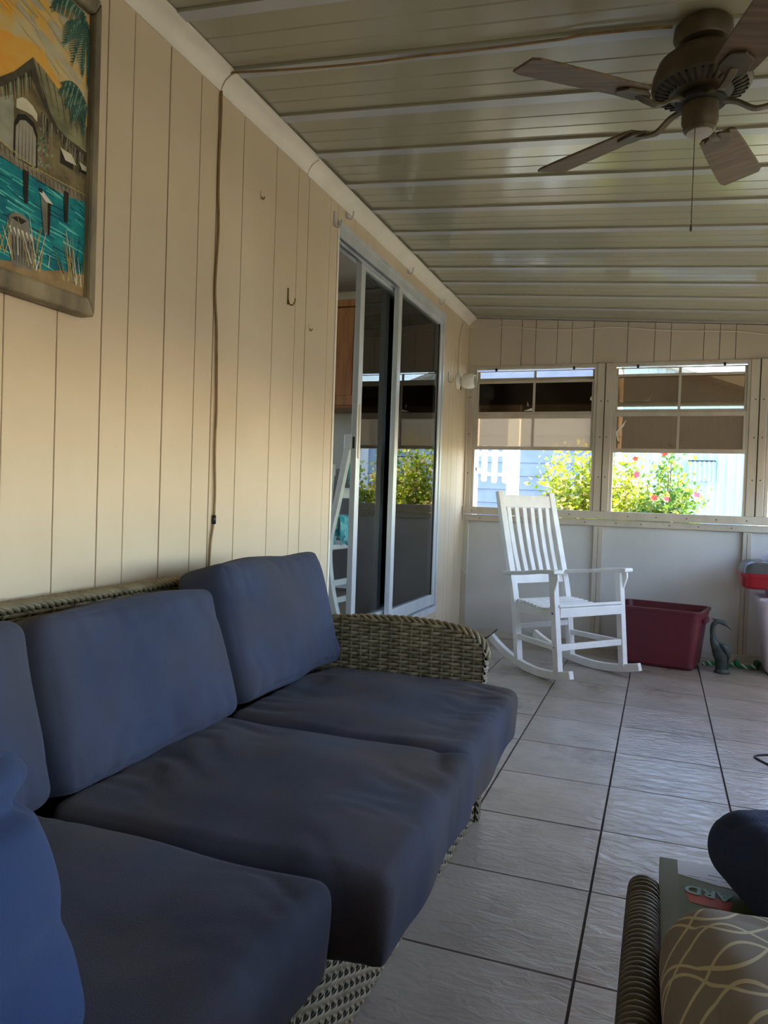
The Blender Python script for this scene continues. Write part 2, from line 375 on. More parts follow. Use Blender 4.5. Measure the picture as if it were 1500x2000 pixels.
# ------------------------------------------------------------------ ceiling of long sheet-metal pans
ce = struct(MB().prism([(XW - 0.1, zc(XW - 0.1) + 0.045), (2.15, zc(2.15) + 0.045), (2.15, zc(2.15) + 0.09), (XW - 0.1, zc(XW - 0.1) + 0.09)],  # right end is an unseen eave, added to shade the side windows
                       lambda a, b, d: (a, d, b), Y0 - 0.1, YB + 0.35).build('ceiling', M['ceil_joint']),
            'glossy off-white sheet metal pan ceiling sloping down to the right', 'ceiling')
P_ = 0.3155
prof = [(0.0, -0.005), (0.048, -0.005), (0.052, 0.004), (0.146, 0.004), (0.150, 0.0075), (0.154, 0.004), (0.228, 0.004), (0.232, 0.0075), (0.236, 0.004), (P_ - 0.004, 0.004)]
poly = prof + [(P_ - 0.004, 0.03), (0.0, 0.03)]
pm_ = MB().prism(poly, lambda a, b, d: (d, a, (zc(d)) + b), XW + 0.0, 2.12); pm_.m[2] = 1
pm = pm_.mesh('ceiling_panel', [M['ceil'], M['ceil_lip_sheen']])
k0 = math.floor((Y0 - 2.189) / P_)
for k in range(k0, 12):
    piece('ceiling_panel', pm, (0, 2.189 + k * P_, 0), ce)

# crown moulding along the left wall
tr = sroot('trim_1', 'cream quarter-round moulding where the boarded wall meets the ceiling', 'trim')
cp = [(0.0, -0.062), (0.006, -0.062), (0.012, -0.045), (0.024, -0.026), (0.042, -0.014), (0.056, -0.008), (0.056, 0.002), (0.0, 0.002)]
for a, b, dz in ((Y0, 2.188, 0.004), (2.192, 2.85, 0.0), (2.853, 4.86, -0.004), (4.863, YB - 0.01, 0.001)):
    MB().prism(cp, lambda u, w, d: (XW + u, d, 2.441 + dz + w), a, b).build('moulding', M['trim'], tr, smooth='angle')

# ------------------------------------------------------------------ back wall: knee wall, posts, rails, boards above
yb = YB
bwall = struct(MB().box((XW - 0.10, yb + 0.025, 0), (XR + 0.1, yb + 0.07, 0.93)).build('wall_back', M['knee']),
               'back wall with white knee panels, metal rails and boards above the windows', 'wall')
px = [(-1.4385, -1.391), (-0.457, -0.390), (0.534, 0.588), (1.545, 1.62)]
for (a, b), (c, d) in zip(px, px[1:]):
    MB().box((b, yb + 0.004, 0.03), (c, yb + 0.025, 0.885)).build('knee_panel', M['knee'], bwall)
for a, b in px:
    MB().box((a, yb - 0.025, 0.0), (b, yb + 0.025, 0.885)).build('post', M['alu'], bwall, bevel=0.002)
    m_ = (a + b) / 2
    MB().box((m_ - 0.0012, yb - 0.0256, 0.03), (m_ + 0.0012, yb - 0.0245, 0.87)).build('post_seam', M['screw'], bwall) if b - a > .05 else None
MB().box((XW, yb - 0.055, 0.935), (XR, yb + 0.03, 0.992)).build('sill_rail', M['alu'], bwall, bevel=0.003)
MB().box((XW, yb - 0.035, 0.885), (XR, yb + 0.03, 0.931)).build('lower_rail', M['alu'], bwall, bevel=0.003)
struct(MB().box((XW, yb - 0.035, 0.0), (XR, yb - 0.026, 0.045)).build('baseboard_back', M['alu']), 'low metal floor track under the knee panels', 'baseboard')
up_ = [-1.4385, -1.189, -1.033, -0.929, -0.77, -0.664, -0.509, -0.272, -0.088, 0.019, 0.235, 0.337, 0.438, 0.66, 0.77, 0.93, 1.17, 1.35, 1.45, 1.62]
for a, b in zip(up_, up_[1:]):
    MB().prism([(a + .0025, 2.066), (b - .001, 2.066), (b - .001, zc(b) - 0.008), (a + .0025, zc(a) - 0.008)], lambda u, w, d: (u, d, w),
               yb - 0.012 + random.uniform(-.001, .001), yb + 0.006).build('board', M['cream_back'], bwall, bevel=0.001)
MB().prism([(XW, 2.066), (XR, 2.066), (XR, zc(XR) + .03), (XW, zc(XW) + .03)], lambda u, w, d: (u, d, w), yb + 0.006, yb + 0.05).build('backing', M['cream_dark'], bwall)
# mullion posts between the windows: paired extrusions
for a, c_, b in ((-0.479, -0.413, -0.349), (0.530, 0.600, 0.662)):
    MB().box((a + 0.012, yb - 0.030, 0.992), (c_ - 0.003, yb + 0.03, 2.066)).build('mullion_post', M['alu'], bwall, bevel=0.003)
    MB().box((c_ + 0.003, yb - 0.036, 0.992), (b - 0.012, yb + 0.03, 2.066)).build('mullion_post', M['alu'], bwall, bevel=0.003)
    MB().box((c_ - 0.003, yb - 0.026, 0.992), (c_ + 0.003, yb + 0.02, 2.066)).build('mullion_seam', M['screw'], bwall)
MB().box((XW, yb - 0.030, 0.992), (-1.385, yb + 0.03, 2.066)).build('mullion_post', M['alu'], bwall, bevel=0.003)
sm = MB().lathe([(0.0045, 0), (0.0045, 0.0016), (0.002, 0.003)], n=8, mtx=Matrix.Rotation(R(90), 4, 'X')).mesh('screw', M['screw'])
for x in [-1.36, -1.1, -0.85, -0.63, -0.22, -0.03, 0.17, 0.36, 0.55]: piece('screw', sm, (x, yb - 0.0555, 0.962), bwall)
for x in [-1.30, -0.78, -0.52, -0.30, -0.13, 0.06, 0.25, 0.46]: piece('screw', sm, (x, yb - 0.0355, 0.908), bwall)
for x, yy in ((-0.437, .030), (-0.39, .036), (0.575, .030), (0.625, .036)):
    for z in (1.24, 1.53, 1.79): piece('screw', sm, (x, yb - yy - 0.0005, z), bwall)
for z in (1.25, 1.55, 1.83): piece('screw', sm, (-1.41, yb - .0305, z), bwall)
struct(MB().box((XW, yb - 0.028, 0.992), (XW + 0.012, yb - 0.012, 2.42)).build('trim_2', M['cream']), 'narrow cream corner strip beside the wall lamp', 'trim')

# ------------------------------------------------------------------ windows (vertical four-track vinyl sashes)
def window(name, label, fn, u0, u1, z0, z1, sashes, tears=()):
    """fn(u, d, z) -> world; d = depth towards outside; sashes: (z0, z1, d, vinyl) """
    w = sroot(name, label, 'window')
    def bx(n_, a, b, m, par=w, bev=0.002):
        p = fn(*a); q = fn(*b); return MB().box(p, q).build(n_, m, par, bevel=bev)
    t = 0.022
    fr_ = bx('frame_side', (u0, -0.012, z0), (u0 + t, 0.05, z1), M['alu']); bx('frame_side', (u1 - t, -0.012, z0), (u1, 0.05, z1), M['alu'])
    bx('frame_head', (u0 + t, -0.012, z1 - 0.024), (u1 - t, 0.05, z1), M['alu'])
    um = (u0 + u1) / 2
    for za, zb, d, vin, rb, rt_ in sashes:
        s = bx('sash', (u0 + t, d, za), (u1 - t, d + 0.012, za + rb), M['alu'])
        bx('top_rail', (u0 + t, d, zb - rt_), (u1 - t, d + 0.012, zb), M['alu'], s)
        for a in (u0 + t, u1 - t - 0.016): bx('stile', (a, d, za + rb), (a + 0.016, d + 0.012, zb - rt_), M['alu'], s)
        bx('muntin', (um - 0.009, d, za + rb), (um + 0.009, d + 0.012, zb - rt_), M['alu'], s)
        for a, b in ((u0 + t + 0.016, um - 0.009), (um + 0.009, u1 - t - 0.016)):
            bx('pane', (a, d + 0.005, za + rb), (b, d + 0.0066, zb - rt_), M[vin], s, 0)
    for a in (u0 + 0.17, u1 - 0.17): bx('latch', (a - 0.008, -0.02, z1 - 0.040), (a + 0.008, -0.008, z1 - 0.018), M['dark'])
    for pts, d in tears:
        MB().prism(pts, lambda a, b, dd: fn(a, dd, b), d - 0.0015, d).build('tear', M['tear'], w)
    return w
fb = lambda u, d, z: (u, yb - 0.01 + d, z)
window('window_1', 'left window with two dark smoked panes over frosted beige panes, behind the rocking chair', fb, -1.385, -0.468, 0.992, 2.066,
       [(1.945, 2.035, 0.030, 'vinyl_clear', 0.036, 0.006), (1.700, 1.958, 0.004, 'vinyl_dark', 0.020, 0.022), (1.775, 1.945, 0.019, 'vinyl_brown', 0.022, 0.012), (1.432, 1.700, 0.0, 'vinyl_light', 0.026, 0.03)],
       [([(-1.00, 1.727), (-0.935, 1.727), (-0.938, 1.748), (-0.955, 1.742)], 0.006), ([(-0.972, 1.765), (-0.964, 1.765), (-0.974, 1.80)], 0.006),
        ([(-0.516, 1.80), (-0.507, 1.80), (-0.507, 1.83), (-0.517, 1.82)], 0.006)])
window('window_2', 'right window with four brown vinyl panes above the maroon tote', fb, -0.362, 0.545, 0.992, 2.066,
       [(1.965, 2.036, 0.030, 'vinyl_clear', 0.024, 0.008), (1.752, 1.972, 0.019, 'vinyl_brown', 0.034, 0.006), (1.706, 1.985, 0.0, 'vinyl_clear', 0.026, 0.018), (1.420, 1.712, -0.012, 'vinyl_brown', 0.03, 0.032)],
       [([(-0.31, 1.50), (-0.302, 1.50), (-0.315, 1.56), (-0.275, 1.61), (-0.258, 1.655), (-0.283, 1.62), (-0.328, 1.565)], -0.010),
        ([(-0.155, 1.795), (-0.115, 1.793), (-0.085, 1.828), (-0.094, 1.828), (-0.120, 1.80)], 0.018)])
window('window_3', 'third window mostly cut off by the right picture edge', fb, 0.655, 1.55, 0.992, 2.066,
       [(1.945, 2.035, 0.030, 'vinyl_clear', 0.036, 0.006), (1.700, 1.958, 0.008, 'vinyl_brown', 0.020, 0.022), (1.432, 1.700, 0.0, 'vinyl_brown', 0.026, 0.03)])

# right wall: same system, sashes stacked at the top
rwall = struct(MB().box((XR + 0.0, Y0, 0), (XR + 0.05, YB + 0.05, 0.86)).build('wall_right', M['knee']), 'white knee wall below the side windows', 'wall')
MB().box((XR - 0.03, Y0, 0.86), (XR + 0.05, YB, 0.94)).build('sill_rail', M['alu'], rwall, bevel=0.003)
MB().box((XR - 0.01, Y0, 2.066), (XR + 0.05, YB, 2.215)).build('header', M['cream_back'], rwall)
frt = lambda u, d, z: (XR + 0.0 + d, u, z)
edges = [Y0, -0.50, 0.73, 1.96, 3.19, 4.42, 5.66]
for i, (a, b) in enumerate(zip(edges, edges[1:])):
    MB().box((XR - 0.03, b - 0.03, 0.94), (XR + 0.05, b + 0.03, 2.066)).build('mullion_post', M['alu'], rwall, bevel=0.003)
    window('window_%d' % (4 + i), 'side window number %s counted from the room\'s rear' % ('one', 'two', 'three', 'four', 'five', 'six')[i], frt, a + 0.03, b - 0.03, 0.94, 2.066,
           [(1.945, 2.035, 0.030, 'vinyl_clear', 0.036, 0.006), (1.690, 1.958, 0.008, 'vinyl_brown', 0.020, 0.022), (1.450, 1.700, 0.0, 'vinyl_light', 0.026, 0.03)])
struct(MB().box((XW - 0.1, Y0 - 0.08, 0), (XR + 0.05, Y0, 2.44)).build('wall_rear', M['cream']), 'plain cream wall at the rear of the porch', 'wall')

# ------------------------------------------------------------------ sliding glass door
dr = sroot('door_1', 'white aluminium sliding glass door left partly open', 'door')
A = M['alu_white']
MB().box((XW - 0.10, DY0, DZ0), (XW + 0.004, DY0 + 0.018, DZ1)).build('jamb', M['trim'], dr, bevel=0.002)
MB().box((XW - 0.10, DY1 - 0.03, DZ0), (XW + 0.006, DY1, DZ1)).build('jamb', A, dr, bevel=0.002)
MB().box((XW - 0.10, DY0, DZ1 - 0.012), (XW + 0.008, DY1, DZ1 + 0.012)).build('head_track', A, dr, bevel=0.002)
for xx in (XW + 0.0, XW - 0.036, XW - 0.078): MB().box((xx - 0.006, DY0 + 0.02, DZ1 - 0.055), (xx + 0.004, DY1 - 0.02, DZ1 - 0.012)).build('track_fin', A, dr, bevel=0.001)
MB().box((XW - 0.10, DY0, DZ0 - 0.03), (XW + 0.012, DY1, DZ0 + 0.008)).build('threshold', A, dr, bevel=0.002)
for xx in (XW - 0.036, XW - 0.078): MB().box((xx - 0.004, DY0 + 0.02, DZ0 + 0.008), (xx + 0.004, DY1 - 0.02, DZ0 + 0.022)).build('track_fin', A, dr)
def sash(xc, a, b, handle):
    s = MB().box((xc - 0.016, a, DZ0 + 0.02), (xc + 0.016, a + 0.055, DZ1 - 0.02)).build('stile', A, dr, bevel=0.003)
    MB().box((xc - 0.016, b - 0.05, DZ0 + 0.02), (xc + 0.016, b, DZ1 - 0.02)).build('stile', A, dr, bevel=0.003)
    MB().box((xc - 0.014, a + 0.055, DZ1 - 0.07), (xc + 0.014, b - 0.05, DZ1 - 0.02)).build('top_rail', A, dr, bevel=0.003)
    MB().box((xc - 0.014, a + 0.055, DZ0 + 0.02), (xc + 0.014, b - 0.05, DZ0 + 0.09)).build('bottom_rail', A, dr, bevel=0.003)
    for y_, z_ in (((a + 0.055, a + 0.059), None), ((b - 0.054, b - 0.05), None)):
        MB().box((xc - 0.008, y_[0], DZ0 + 0.09), (xc + 0.008, y_[1], DZ1 - 0.07)).build('gasket', M['dark'], dr)
    MB().box((xc - 0.003, a + 0.055, DZ0 + 0.09), (xc + 0.003, b - 0.05, DZ1 - 0.07)).build('glass_pane', M['glass'], dr)
    if handle:
        h = MB().box((xc + 0.016, a + 0.018, 1.24), (xc + 0.019, a + 0.032, 1.52)).build('pull_handle', M['alu'], s, bevel=0.002)
        MB().box((xc - 0.006, a - 0.0015, 1.29), (xc + 0.006, a, 1.35)).build('latch', M['dark'], s)
sash(XW - 0.060, 3.60, 4.53, True)
sash(XW - 0.018, 4.07, 4.988, False)

# kitchen beyond the door
struct(MB().box((-4.2, 2.4, 0.18), (XW - 0.101, 5.5, 0.30)).build('floor_kitchen', M['kitchen_floor']), 'beige kitchen floor one step up behind the glass door', 'floor')
struct(MB().box((-4.2, 2.4, 2.62), (XW - 0.101, 5.5, 2.70)).build('ceiling_kitchen', M['kitchen']), 'dim grey kitchen ceiling behind the glass door', 'ceiling')
kw = struct(MB().box((-4.2, 5.40, 0.30), (XW - 0.101, 5.5, 2.62)).build('wall_kitchen_far', M['kitchen']), 'dim grey kitchen wall behind the oak cabinet', 'wall')
MB().box((-4.2, 5.385, 0.30), (XW - 0.102, 5.40, 1.22)).build('wainscot', M['kitchen_low'], kw)
MB().box((-4.2, 5.375, 1.22), (XW - 0.102, 5.40, 1.25)).build('chair_rail', M['kitchen_low'], kw)
struct(MB().box((-4.3, 2.4, 0.30), (-4.2, 5.5, 1.2)).box((-4.3, 2.4, 2.3), (-4.2, 5.5, 2.62)).box((-4.3, 2.4, 1.2), (-4.2, 3.2, 2.3)).box((-4.3, 4.4, 1.2), (-4.2, 5.5, 2.3)).build('wall_kitchen_left', M['kitchen']), 'dim kitchen wall with an added daylight opening far inside the house', 'wall')  # unseen opening added in this wall so daylight brightens the kitchen
struct(MB().box((-4.3, 2.3, 0.18), (XW - 0.101, 2.4, 2.70)).build('wall_kitchen_near', M['kitchen']), 'kitchen wall on the near side of the house', 'wall')
struct(MB().box((XW - 0.13, 2.4, 0.30), (XW - 0.101, DY0 - 0.01, 2.62)).build('wall_kitchen_door', M['kitchen']), 'inner face of the house wall beside the door', 'wall')

# oak cabinet
kc = thing('wall_cabinet', 'oak wall cabinet with panelled doors seen through the open door gap', 'cabinet', (-2.45, 5.40, 1.68))
MB().box((-2.90, 5.03, 1.68), (-2.035, 5.397, 2.41)).build('body', M['oak'], kc, bevel=0.003)
for a, b in ((-2.89, -2.475), (-2.46, -2.045)):
    d = MB().box((a, 5.008, 1.695), (b, 5.028, 2.395)).build('door', M['oak'], kc, bevel=0.004)
    MB().box((a + 0.07, 5.002, 1.765), (b - 0.07, 5.009, 2.325)).build('raised_panel', M['oak'], d, bevel=0.008)
    MB().lathe([(0.005, 0), (0.012, 0.01), (0.013, 0.02), (0.006, 0.026)], (b - 0.04 if a < -2.6 else a + 0.04, 5.008, 1.76), 10, Matrix.Rotation(R(90), 4, 'X')).build('knob', M['hook_brass'], d, smooth=True)
MB().box((-2.92, 4.995, 2.40), (-2.02, 5.397, 2.45)).build('cornice', M['oak'], kc, bevel=0.004)

# white ladder-back kitchen chair with cloth, just inside
def kchair(name, label, loc, rz, top=1.02):
    t = thing(name, label, 'chair', loc, rz, local=True)
    Wm = M['white_wood']
    for s in (-1, 1):
        pts = smoothpath([(s * 0.19, 0.06, 0), (s * 0.19, 0.0, 0.22), (s * 0.195, -0.02, 0.45), (s * 0.20, 0.03, 0.70), (s * 0.205, 0.10, top)], 6)
        MB().sweep(pts, 0.034, 0.040, (1, 0, 0)).build('back_post', Wm, t, bevel=0.003)
        MB().box((s * 0.205 - 0.026, 0.075, top - 0.035), (s * 0.205 + 0.026, 0.125, top + 0.05)).build('finial', Wm, t, bevel=0.006)
        MB().bar((s * 0.20, -0.42, 0), (s * 0.20, -0.40, 0.44), 0.034, 0.034).build('leg', Wm, t, bevel=0.003)
        MB().bar((s * 0.20, -0.41, 0.18), (s * 0.19, 0.01, 0.18), 0.018, 0.03).build('rung', Wm, t)
    for z, y, h in ((0.58, 0.0, 0.06), (0.76, 0.045, 0.06), (top - 0.07, 0.085, 0.07)):
        MB().box((-0.19, y - 0.008, z - h / 2), (0.19, y + 0.008, z + h / 2)).build('slat', Wm, t, bevel=0.003)
    MB().box((-0.225, -0.43, 0.43), (0.225, 0.0, 0.46)).build('seat', Wm, t, bevel=0.008)
    for y, z in ((-0.41, 0.22), (0.01, 0.24), (0.02, 0.14)):
        MB().box((-0.19, y - 0.009, z - 0.016), (0.19, y + 0.009, z + 0.016)).build('rung', Wm, t)
    return t
kchair('ladder_back_chair', 'white ladder-back chair with cloths on its back, inside the open door', (-1.745, 4.15, 0.30), R(-95), 1.04)
kchair('ladder_back_chair', 'pale chair deeper in the kitchen below the oak cabinet', (-2.42, 4.88, 0.30), R(20), 0.92)
def cloth(name, label, pts, hang, m, loc, nrm):
    """cloth over a rail from pts[0] to pts[1], hanging on both sides"""
    a, b = Vector(pts[0]), Vector(pts[1]); n = Vector(nrm).normalized(); N, K = 22, 16; mb = MB(); o = 0
    for i in range(N + 1):
        t = i / N; p = a.lerp(b, t)
        for k in range(K + 1):
            s = k / K * 2 - 1                                # -1 front .. 1 back
            dn = 0.024 * math.copysign(1, s) * min(1, abs(s) * 8)
            h1 = hang * (1 - 0.35 * abs(math.sin(t * 5 + (s > 0) * 1.3)))
            z = -max(0, abs(s) - 0.1) / 0.9 * h1
            fold = 0.012 * math.sin(t * 19 + s * 2) * min(1, abs(s) * 1.5)
            mb.v.append(tuple(p + n * (dn + fold * (1 if s > 0 else -1) + 0.01 * (s > 0)) + Vector((0, 0, z + 0.012 * (1 - min(1, abs(s) * 8))))))
    for i in range(N):
        for k in range(K):
            q = i * (K + 1) + k; mb.face((q, q + 1, q + K + 2, q + K + 1))
    ob = mb.build(name, m, None, smooth=True, fix=False)
    sol = ob.modifiers.new('thickness', 'SOLIDIFY'); sol.thickness = 0.003
    return tag(ob, label, 'cloth')
Mx = Matrix.Translation((-1.745, 4.15, 0.30)) @ Matrix.Rotation(R(-95), 4, 'Z')
nv = (Mx.to_3x3() @ Vector((0, 1, 0)))
cloth('draped_cloth', 'pale teal cloth draped over the top of the ladder-back chair', (Mx @ Vector((-0.17, 0.085, 1.012)), Mx @ Vector((0.15, 0.085, 1.012))), 0.28, M['teal'], None, nv)
cloth('draped_cloth', 'turquoise patterned cloth hanging from a lower chair slat', (Mx @ Vector((0.03, 0.0, 0.622)), Mx @ Vector((0.17, 0.0, 0.622))), 0.17, M['teal2'], None, nv)

# ------------------------------------------------------------------ cushions
def cushion(name, size, m, mtx, label, cat, group=None, r=0.05, bulge=0.02, wrinkle=0.004, seed=0, n=40, piping=None, crease=None):
    """soft rounded block; local z is its thin direction; mtx places its centre"""
    hx, hy, hz = (s / 2 for s in size); r = min(r, hz * 0.98); v = []; f = []; idx = {}
    def vert(p):
        key = (round(p[0], 4), round(p[1], 4), round(p[2], 4))
        if key in idx: return idx[key]
        q = Vector((p[0] * hx, p[1] * hy, p[2] * hz))
        c = Vector((max(-hx + r, min(hx - r, q.x)), max(-hy + r, min(hy - r, q.y)), max(-hz + r, min(hz - r, q.z))))
        d = q - c
        if d.length > 1e-9: q = c + d.normalized() * r
        b = bulge * (1 - p[0] ** 2) * (1 - p[1] ** 2)
        q.z += b * (1 if p[2] > 0 else -1) * abs(p[2])
        q.x += 0.35 * bulge * (1 - p[1] ** 2) * (1 - p[2] ** 2) * p[0]; q.y += 0.35 * bulge * (1 - p[0] ** 2) * (1 - p[2] ** 2) * p[1]
        w = noise.noise(Vector((q.x * 5 + seed * 7, q.y * 5, q.z * 5))) * wrinkle * 2
        e = max(abs(p[0]), abs(p[1]))
        fold = noise.noise(Vector((q.x * 3.5 + seed, q.y * 17 + 3 * noise.noise(Vector((q.x * 4, q.y * 4, seed))), seed * 3.1 + q.z * 3)))
        fold = (1 - min(1, abs(fold) * 3.2)) ** 2
        w -= wrinkle * 1.1 * fold * max(0, min(1, (abs(p[0]) - 0.25) * 2.2)) * (1 if abs(p[0]) < 0.985 else 0.2)
        if crease: w += crease(p, q)
        nn = Vector((p[0] ** 7, p[1] ** 7, p[2] ** 7))
        if nn.length < 1e-6: nn = Vector((0, 0, 1))
        q += nn.normalized() * w
        v.append(tuple(q)); idx[key] = len(v) - 1; return len(v) - 1
    def grid(fn, nu, nv):
        for i in range(nu):
            for j in range(nv):
                pts = [fn(-1 + 2 * (i + a) / nu, -1 + 2 * (j + b) / nv) for a, b in ((0, 0), (1, 0), (1, 1), (0, 1))]
                f.append(tuple(vert(p) for p in pts))
    nz = 10
    # denser sampling towards the edges keeps the rounding smooth
    e_ = lambda t: math.sin(t * math.pi / 2) * 0.55 + t * 0.45
    grid(lambda a, b: (e_(a), e_(b), 1), n, n); grid(lambda a, b: (e_(b), e_(a), -1), n, n)
    grid(lambda a, b: (e_(a), -1, e_(b)), n, nz); grid(lambda a, b: (e_(b), 1, e_(a)), nz, n)
    grid(lambda a, b: (1, e_(a), e_(b)), n, nz); grid(lambda a, b: (-1, e_(b), e_(a)), nz, n)
    mb = MB(); mb.v = v; mb.f = f; mb.m = [0] * len(f)
    o = mb.build(name, m, None, smooth=True); o.matrix_world = mtx
    sub = o.modifiers.new('soft', 'SUBSURF'); sub.levels = 1; sub.render_levels = 1
    tag(o, label, cat, group)
    if piping:
        p = MB(); k = 60; loop = []
        for i in range(k):
            t = 2 * math.pi * i / k; cx, sx = math.cos(t), math.sin(t); q_ = (abs(cx) ** 8 + abs(sx) ** 8) ** (-1 / 8)
            loop.append(((hx - 0.012) * cx * q_, (hy - 0.012) * sx * q_, piping * hz))
        p.tube(loop, 0.0045, 6, closed=True); po = p.build('seam', m, None, smooth=True); po.parent = o
    return o
def place(loc, rx=0, ry=0, rz=0):
    return Matrix.Translation(loc) @ Matrix.Rotation(R(rz), 4, 'Z') @ Matrix.Rotation(R(ry), 4, 'Y') @ Matrix.Rotation(R(rx), 4, 'X')
SG = 'seat cushions of the wicker sofa'; BG = 'back cushions of the wicker sofa'
cushion('seat_cushion', (0.655, 0.665, 0.165), M['navy'], place((-0.7275, 2.046, 0.381), 0, 1.5), 'slate blue sofa seat cushion beside the wicker arm', 'cushion', SG, 0.03, 0.014, 0.007, 1)
cushion('seat_cushion', (0.665, 0.625, 0.165), M['navy'], place((-0.7075, 1.390, 0.385), 0, 1.5, 1.5), 'middle slate blue sofa seat cushion, its front sticking out furthest', 'cushion', SG, 0.03, 0.016, 0.007, 2)
cushion('seat_cushion', (0.64, 0.64, 0.165), M['navy'], place((-0.770, 0.745, 0.379), 0, 1.0), 'nearest slate blue sofa seat cushion, at the bottom of the picture', 'cushion', SG, 0.03, 0.014, 0.007, 3)
cushion('back_cushion', (0.375, 0.62, 0.165), M['navy_back'], place((-1.118, 2.045, 0.656), 0, 74), 'far slate blue back cushion, tallest, beside the wicker arm', 'cushion', BG, 0.036, 0.02, 0.006, 4)
cushion('back_cushion', (0.34, 0.605, 0.165), M['navy_back'], place((-1.115, 1.402, 0.622), 0, 75), 'middle slate blue sofa back cushion', 'cushion', BG, 0.036, 0.02, 0.006, 5)
cushion('back_cushion', (0.34, 0.60, 0.165), M['navy_back'], place((-1.115, 0.775, 0.622), 0, 75), 'nearest slate blue back cushion at the left picture edge', 'cushion', BG, 0.036, 0.02, 0.006, 6)
def fold1(p, q):
    return -0.022 * math.exp(-((q.x + 0.085 + 0.10 * q.y) / 0.013) ** 2) + 0.014 * math.exp(-((q.x + 0.12 + 0.10 * q.y) / 0.025) ** 2) - 0.008 * math.exp(-((q.x - 0.06 + 0.2 * q.y) / 0.02) ** 2)
cushion('throw_pillow', (0.33, 0.40, 0.14), M['navy_pillow'], place((-0.640, 0.445, 0.598), 0, 68, 0), 'blue throw pillow with a folded-over top, leaning at the lower left corner', 'pillow', None, 0.06, 0.03, 0.008, 9, crease=fold1)

# ------------------------------------------------------------------ wicker
def weave(mb, fn, U, V, row=0.0125, stake=0.034, amp=0.0045, hw=0.0052, th=0.0022, urange=None, sub=4):
    """horizontal strands woven over upright stakes. fn(u, v, n) -> point, n = distance off the surface"""
    nr = int(V / row)
    for r in range(nr):
        v = (r + 0.5) * row; ua, ub = urange(v) if urange else (0, U)
        N = max(2, int((ub - ua) / stake * sub)); o = len(mb.v)
        for i in range(N + 1):
            u = ua + (ub - ua) * i / N; off = amp * math.cos(math.pi * (u / stake + r)) + amp
            for dv, dn in ((-hw, 0), (-hw * .45, th), (hw * .45, th), (hw, 0)): mb.v.append(tuple(fn(u, v + dv, off + dn)))
        for i in range(N):
            for k in range(3): mb.face((o + 4 * i + k, o + 4 * i + 4 + k, o + 4 * i + 5 + k, o + 4 * i + 1 + k))
    for s_ in range(int(U / stake) + 1):
        u = s_ * stake; vv = [r * row * 0.5 for r in range(2 * nr + 1)]
        if urange: vv = [v for v in vv if urange(v)[0] - 1e-6 <= u <= urange(v)[1] + 1e-6]
        if len(vv) < 2: continue
        o = len(mb.v)
        for v in vv:
            off = amp - amp * math.cos(math.pi * (s_ + v / row - 0.5))
            for du, dn in ((-0.0042, 0), (0, 0.0018), (0.0042, 0)): mb.v.append(tuple(fn(u + du, v, off + dn)))
        for i in range(len(vv) - 1):
            for k in range(2): mb.face((o + 3 * i + k, o + 3 * i + 3 + k, o + 3 * i + 4 + k, o + 3 * i + 1 + k))
    return mb
def braid(mb, path, r=0.006, w=0.009, pitch=0.07, strands=3, nrm=(0, 1, 0)):
    """twisted border rope along a path"""
    P = [Vector(p) for p in path]; L = [0]
    for a, b in zip(P, P[1:]): L.append(L[-1] + (b - a).length)
    n = Vector(nrm)
    def at(s):
        for i in range(len(L) - 1):
            if s <= L[i + 1] or i == len(L) - 2:
                t = (s - L[i]) / max(1e-9, L[i + 1] - L[i]); ax = (P[i + 1] - P[i]).normalized(); return P[i].lerp(P[i + 1], t), ax
    K = int(L[-1] / 0.009)
    for q in range(strands):
        pts = []
        for i in range(K + 1):
            s = L[-1] * i / K; p, ax = at(s); b = ax.cross(n).normalized(); t = 2 * math.pi * (s / pitch + q / strands)
            pts.append(p + n * (w * 1.3 * math.cos(t)) + b * (w * 0.8 * math.sin(t)))
        mb.tube(pts, r, 6)
    return mb
XF, YA = -0.53, 2.40
sofa = thing('wicker_sofa', 'brown resin wicker sofa along the boarded wall', 'sofa', (-0.95, 1.3, 0))
MB().box((-1.34, 0.10, 0.02), (XF - 0.012, YA + 0.04, 0.285)).build('base_core', M['wicker_dark'], sofa)
fb_ = weave(MB(), lambda u, v, n: (XF - 0.012 + n, 0.08 + u, 0.004 + v), 2.385, 0.285, stake=0.030, row=0.0135)
o = fb_.build('base_weave', M['wicker'], sofa, smooth=True, fix=False); o['kind'] = 'stuff'
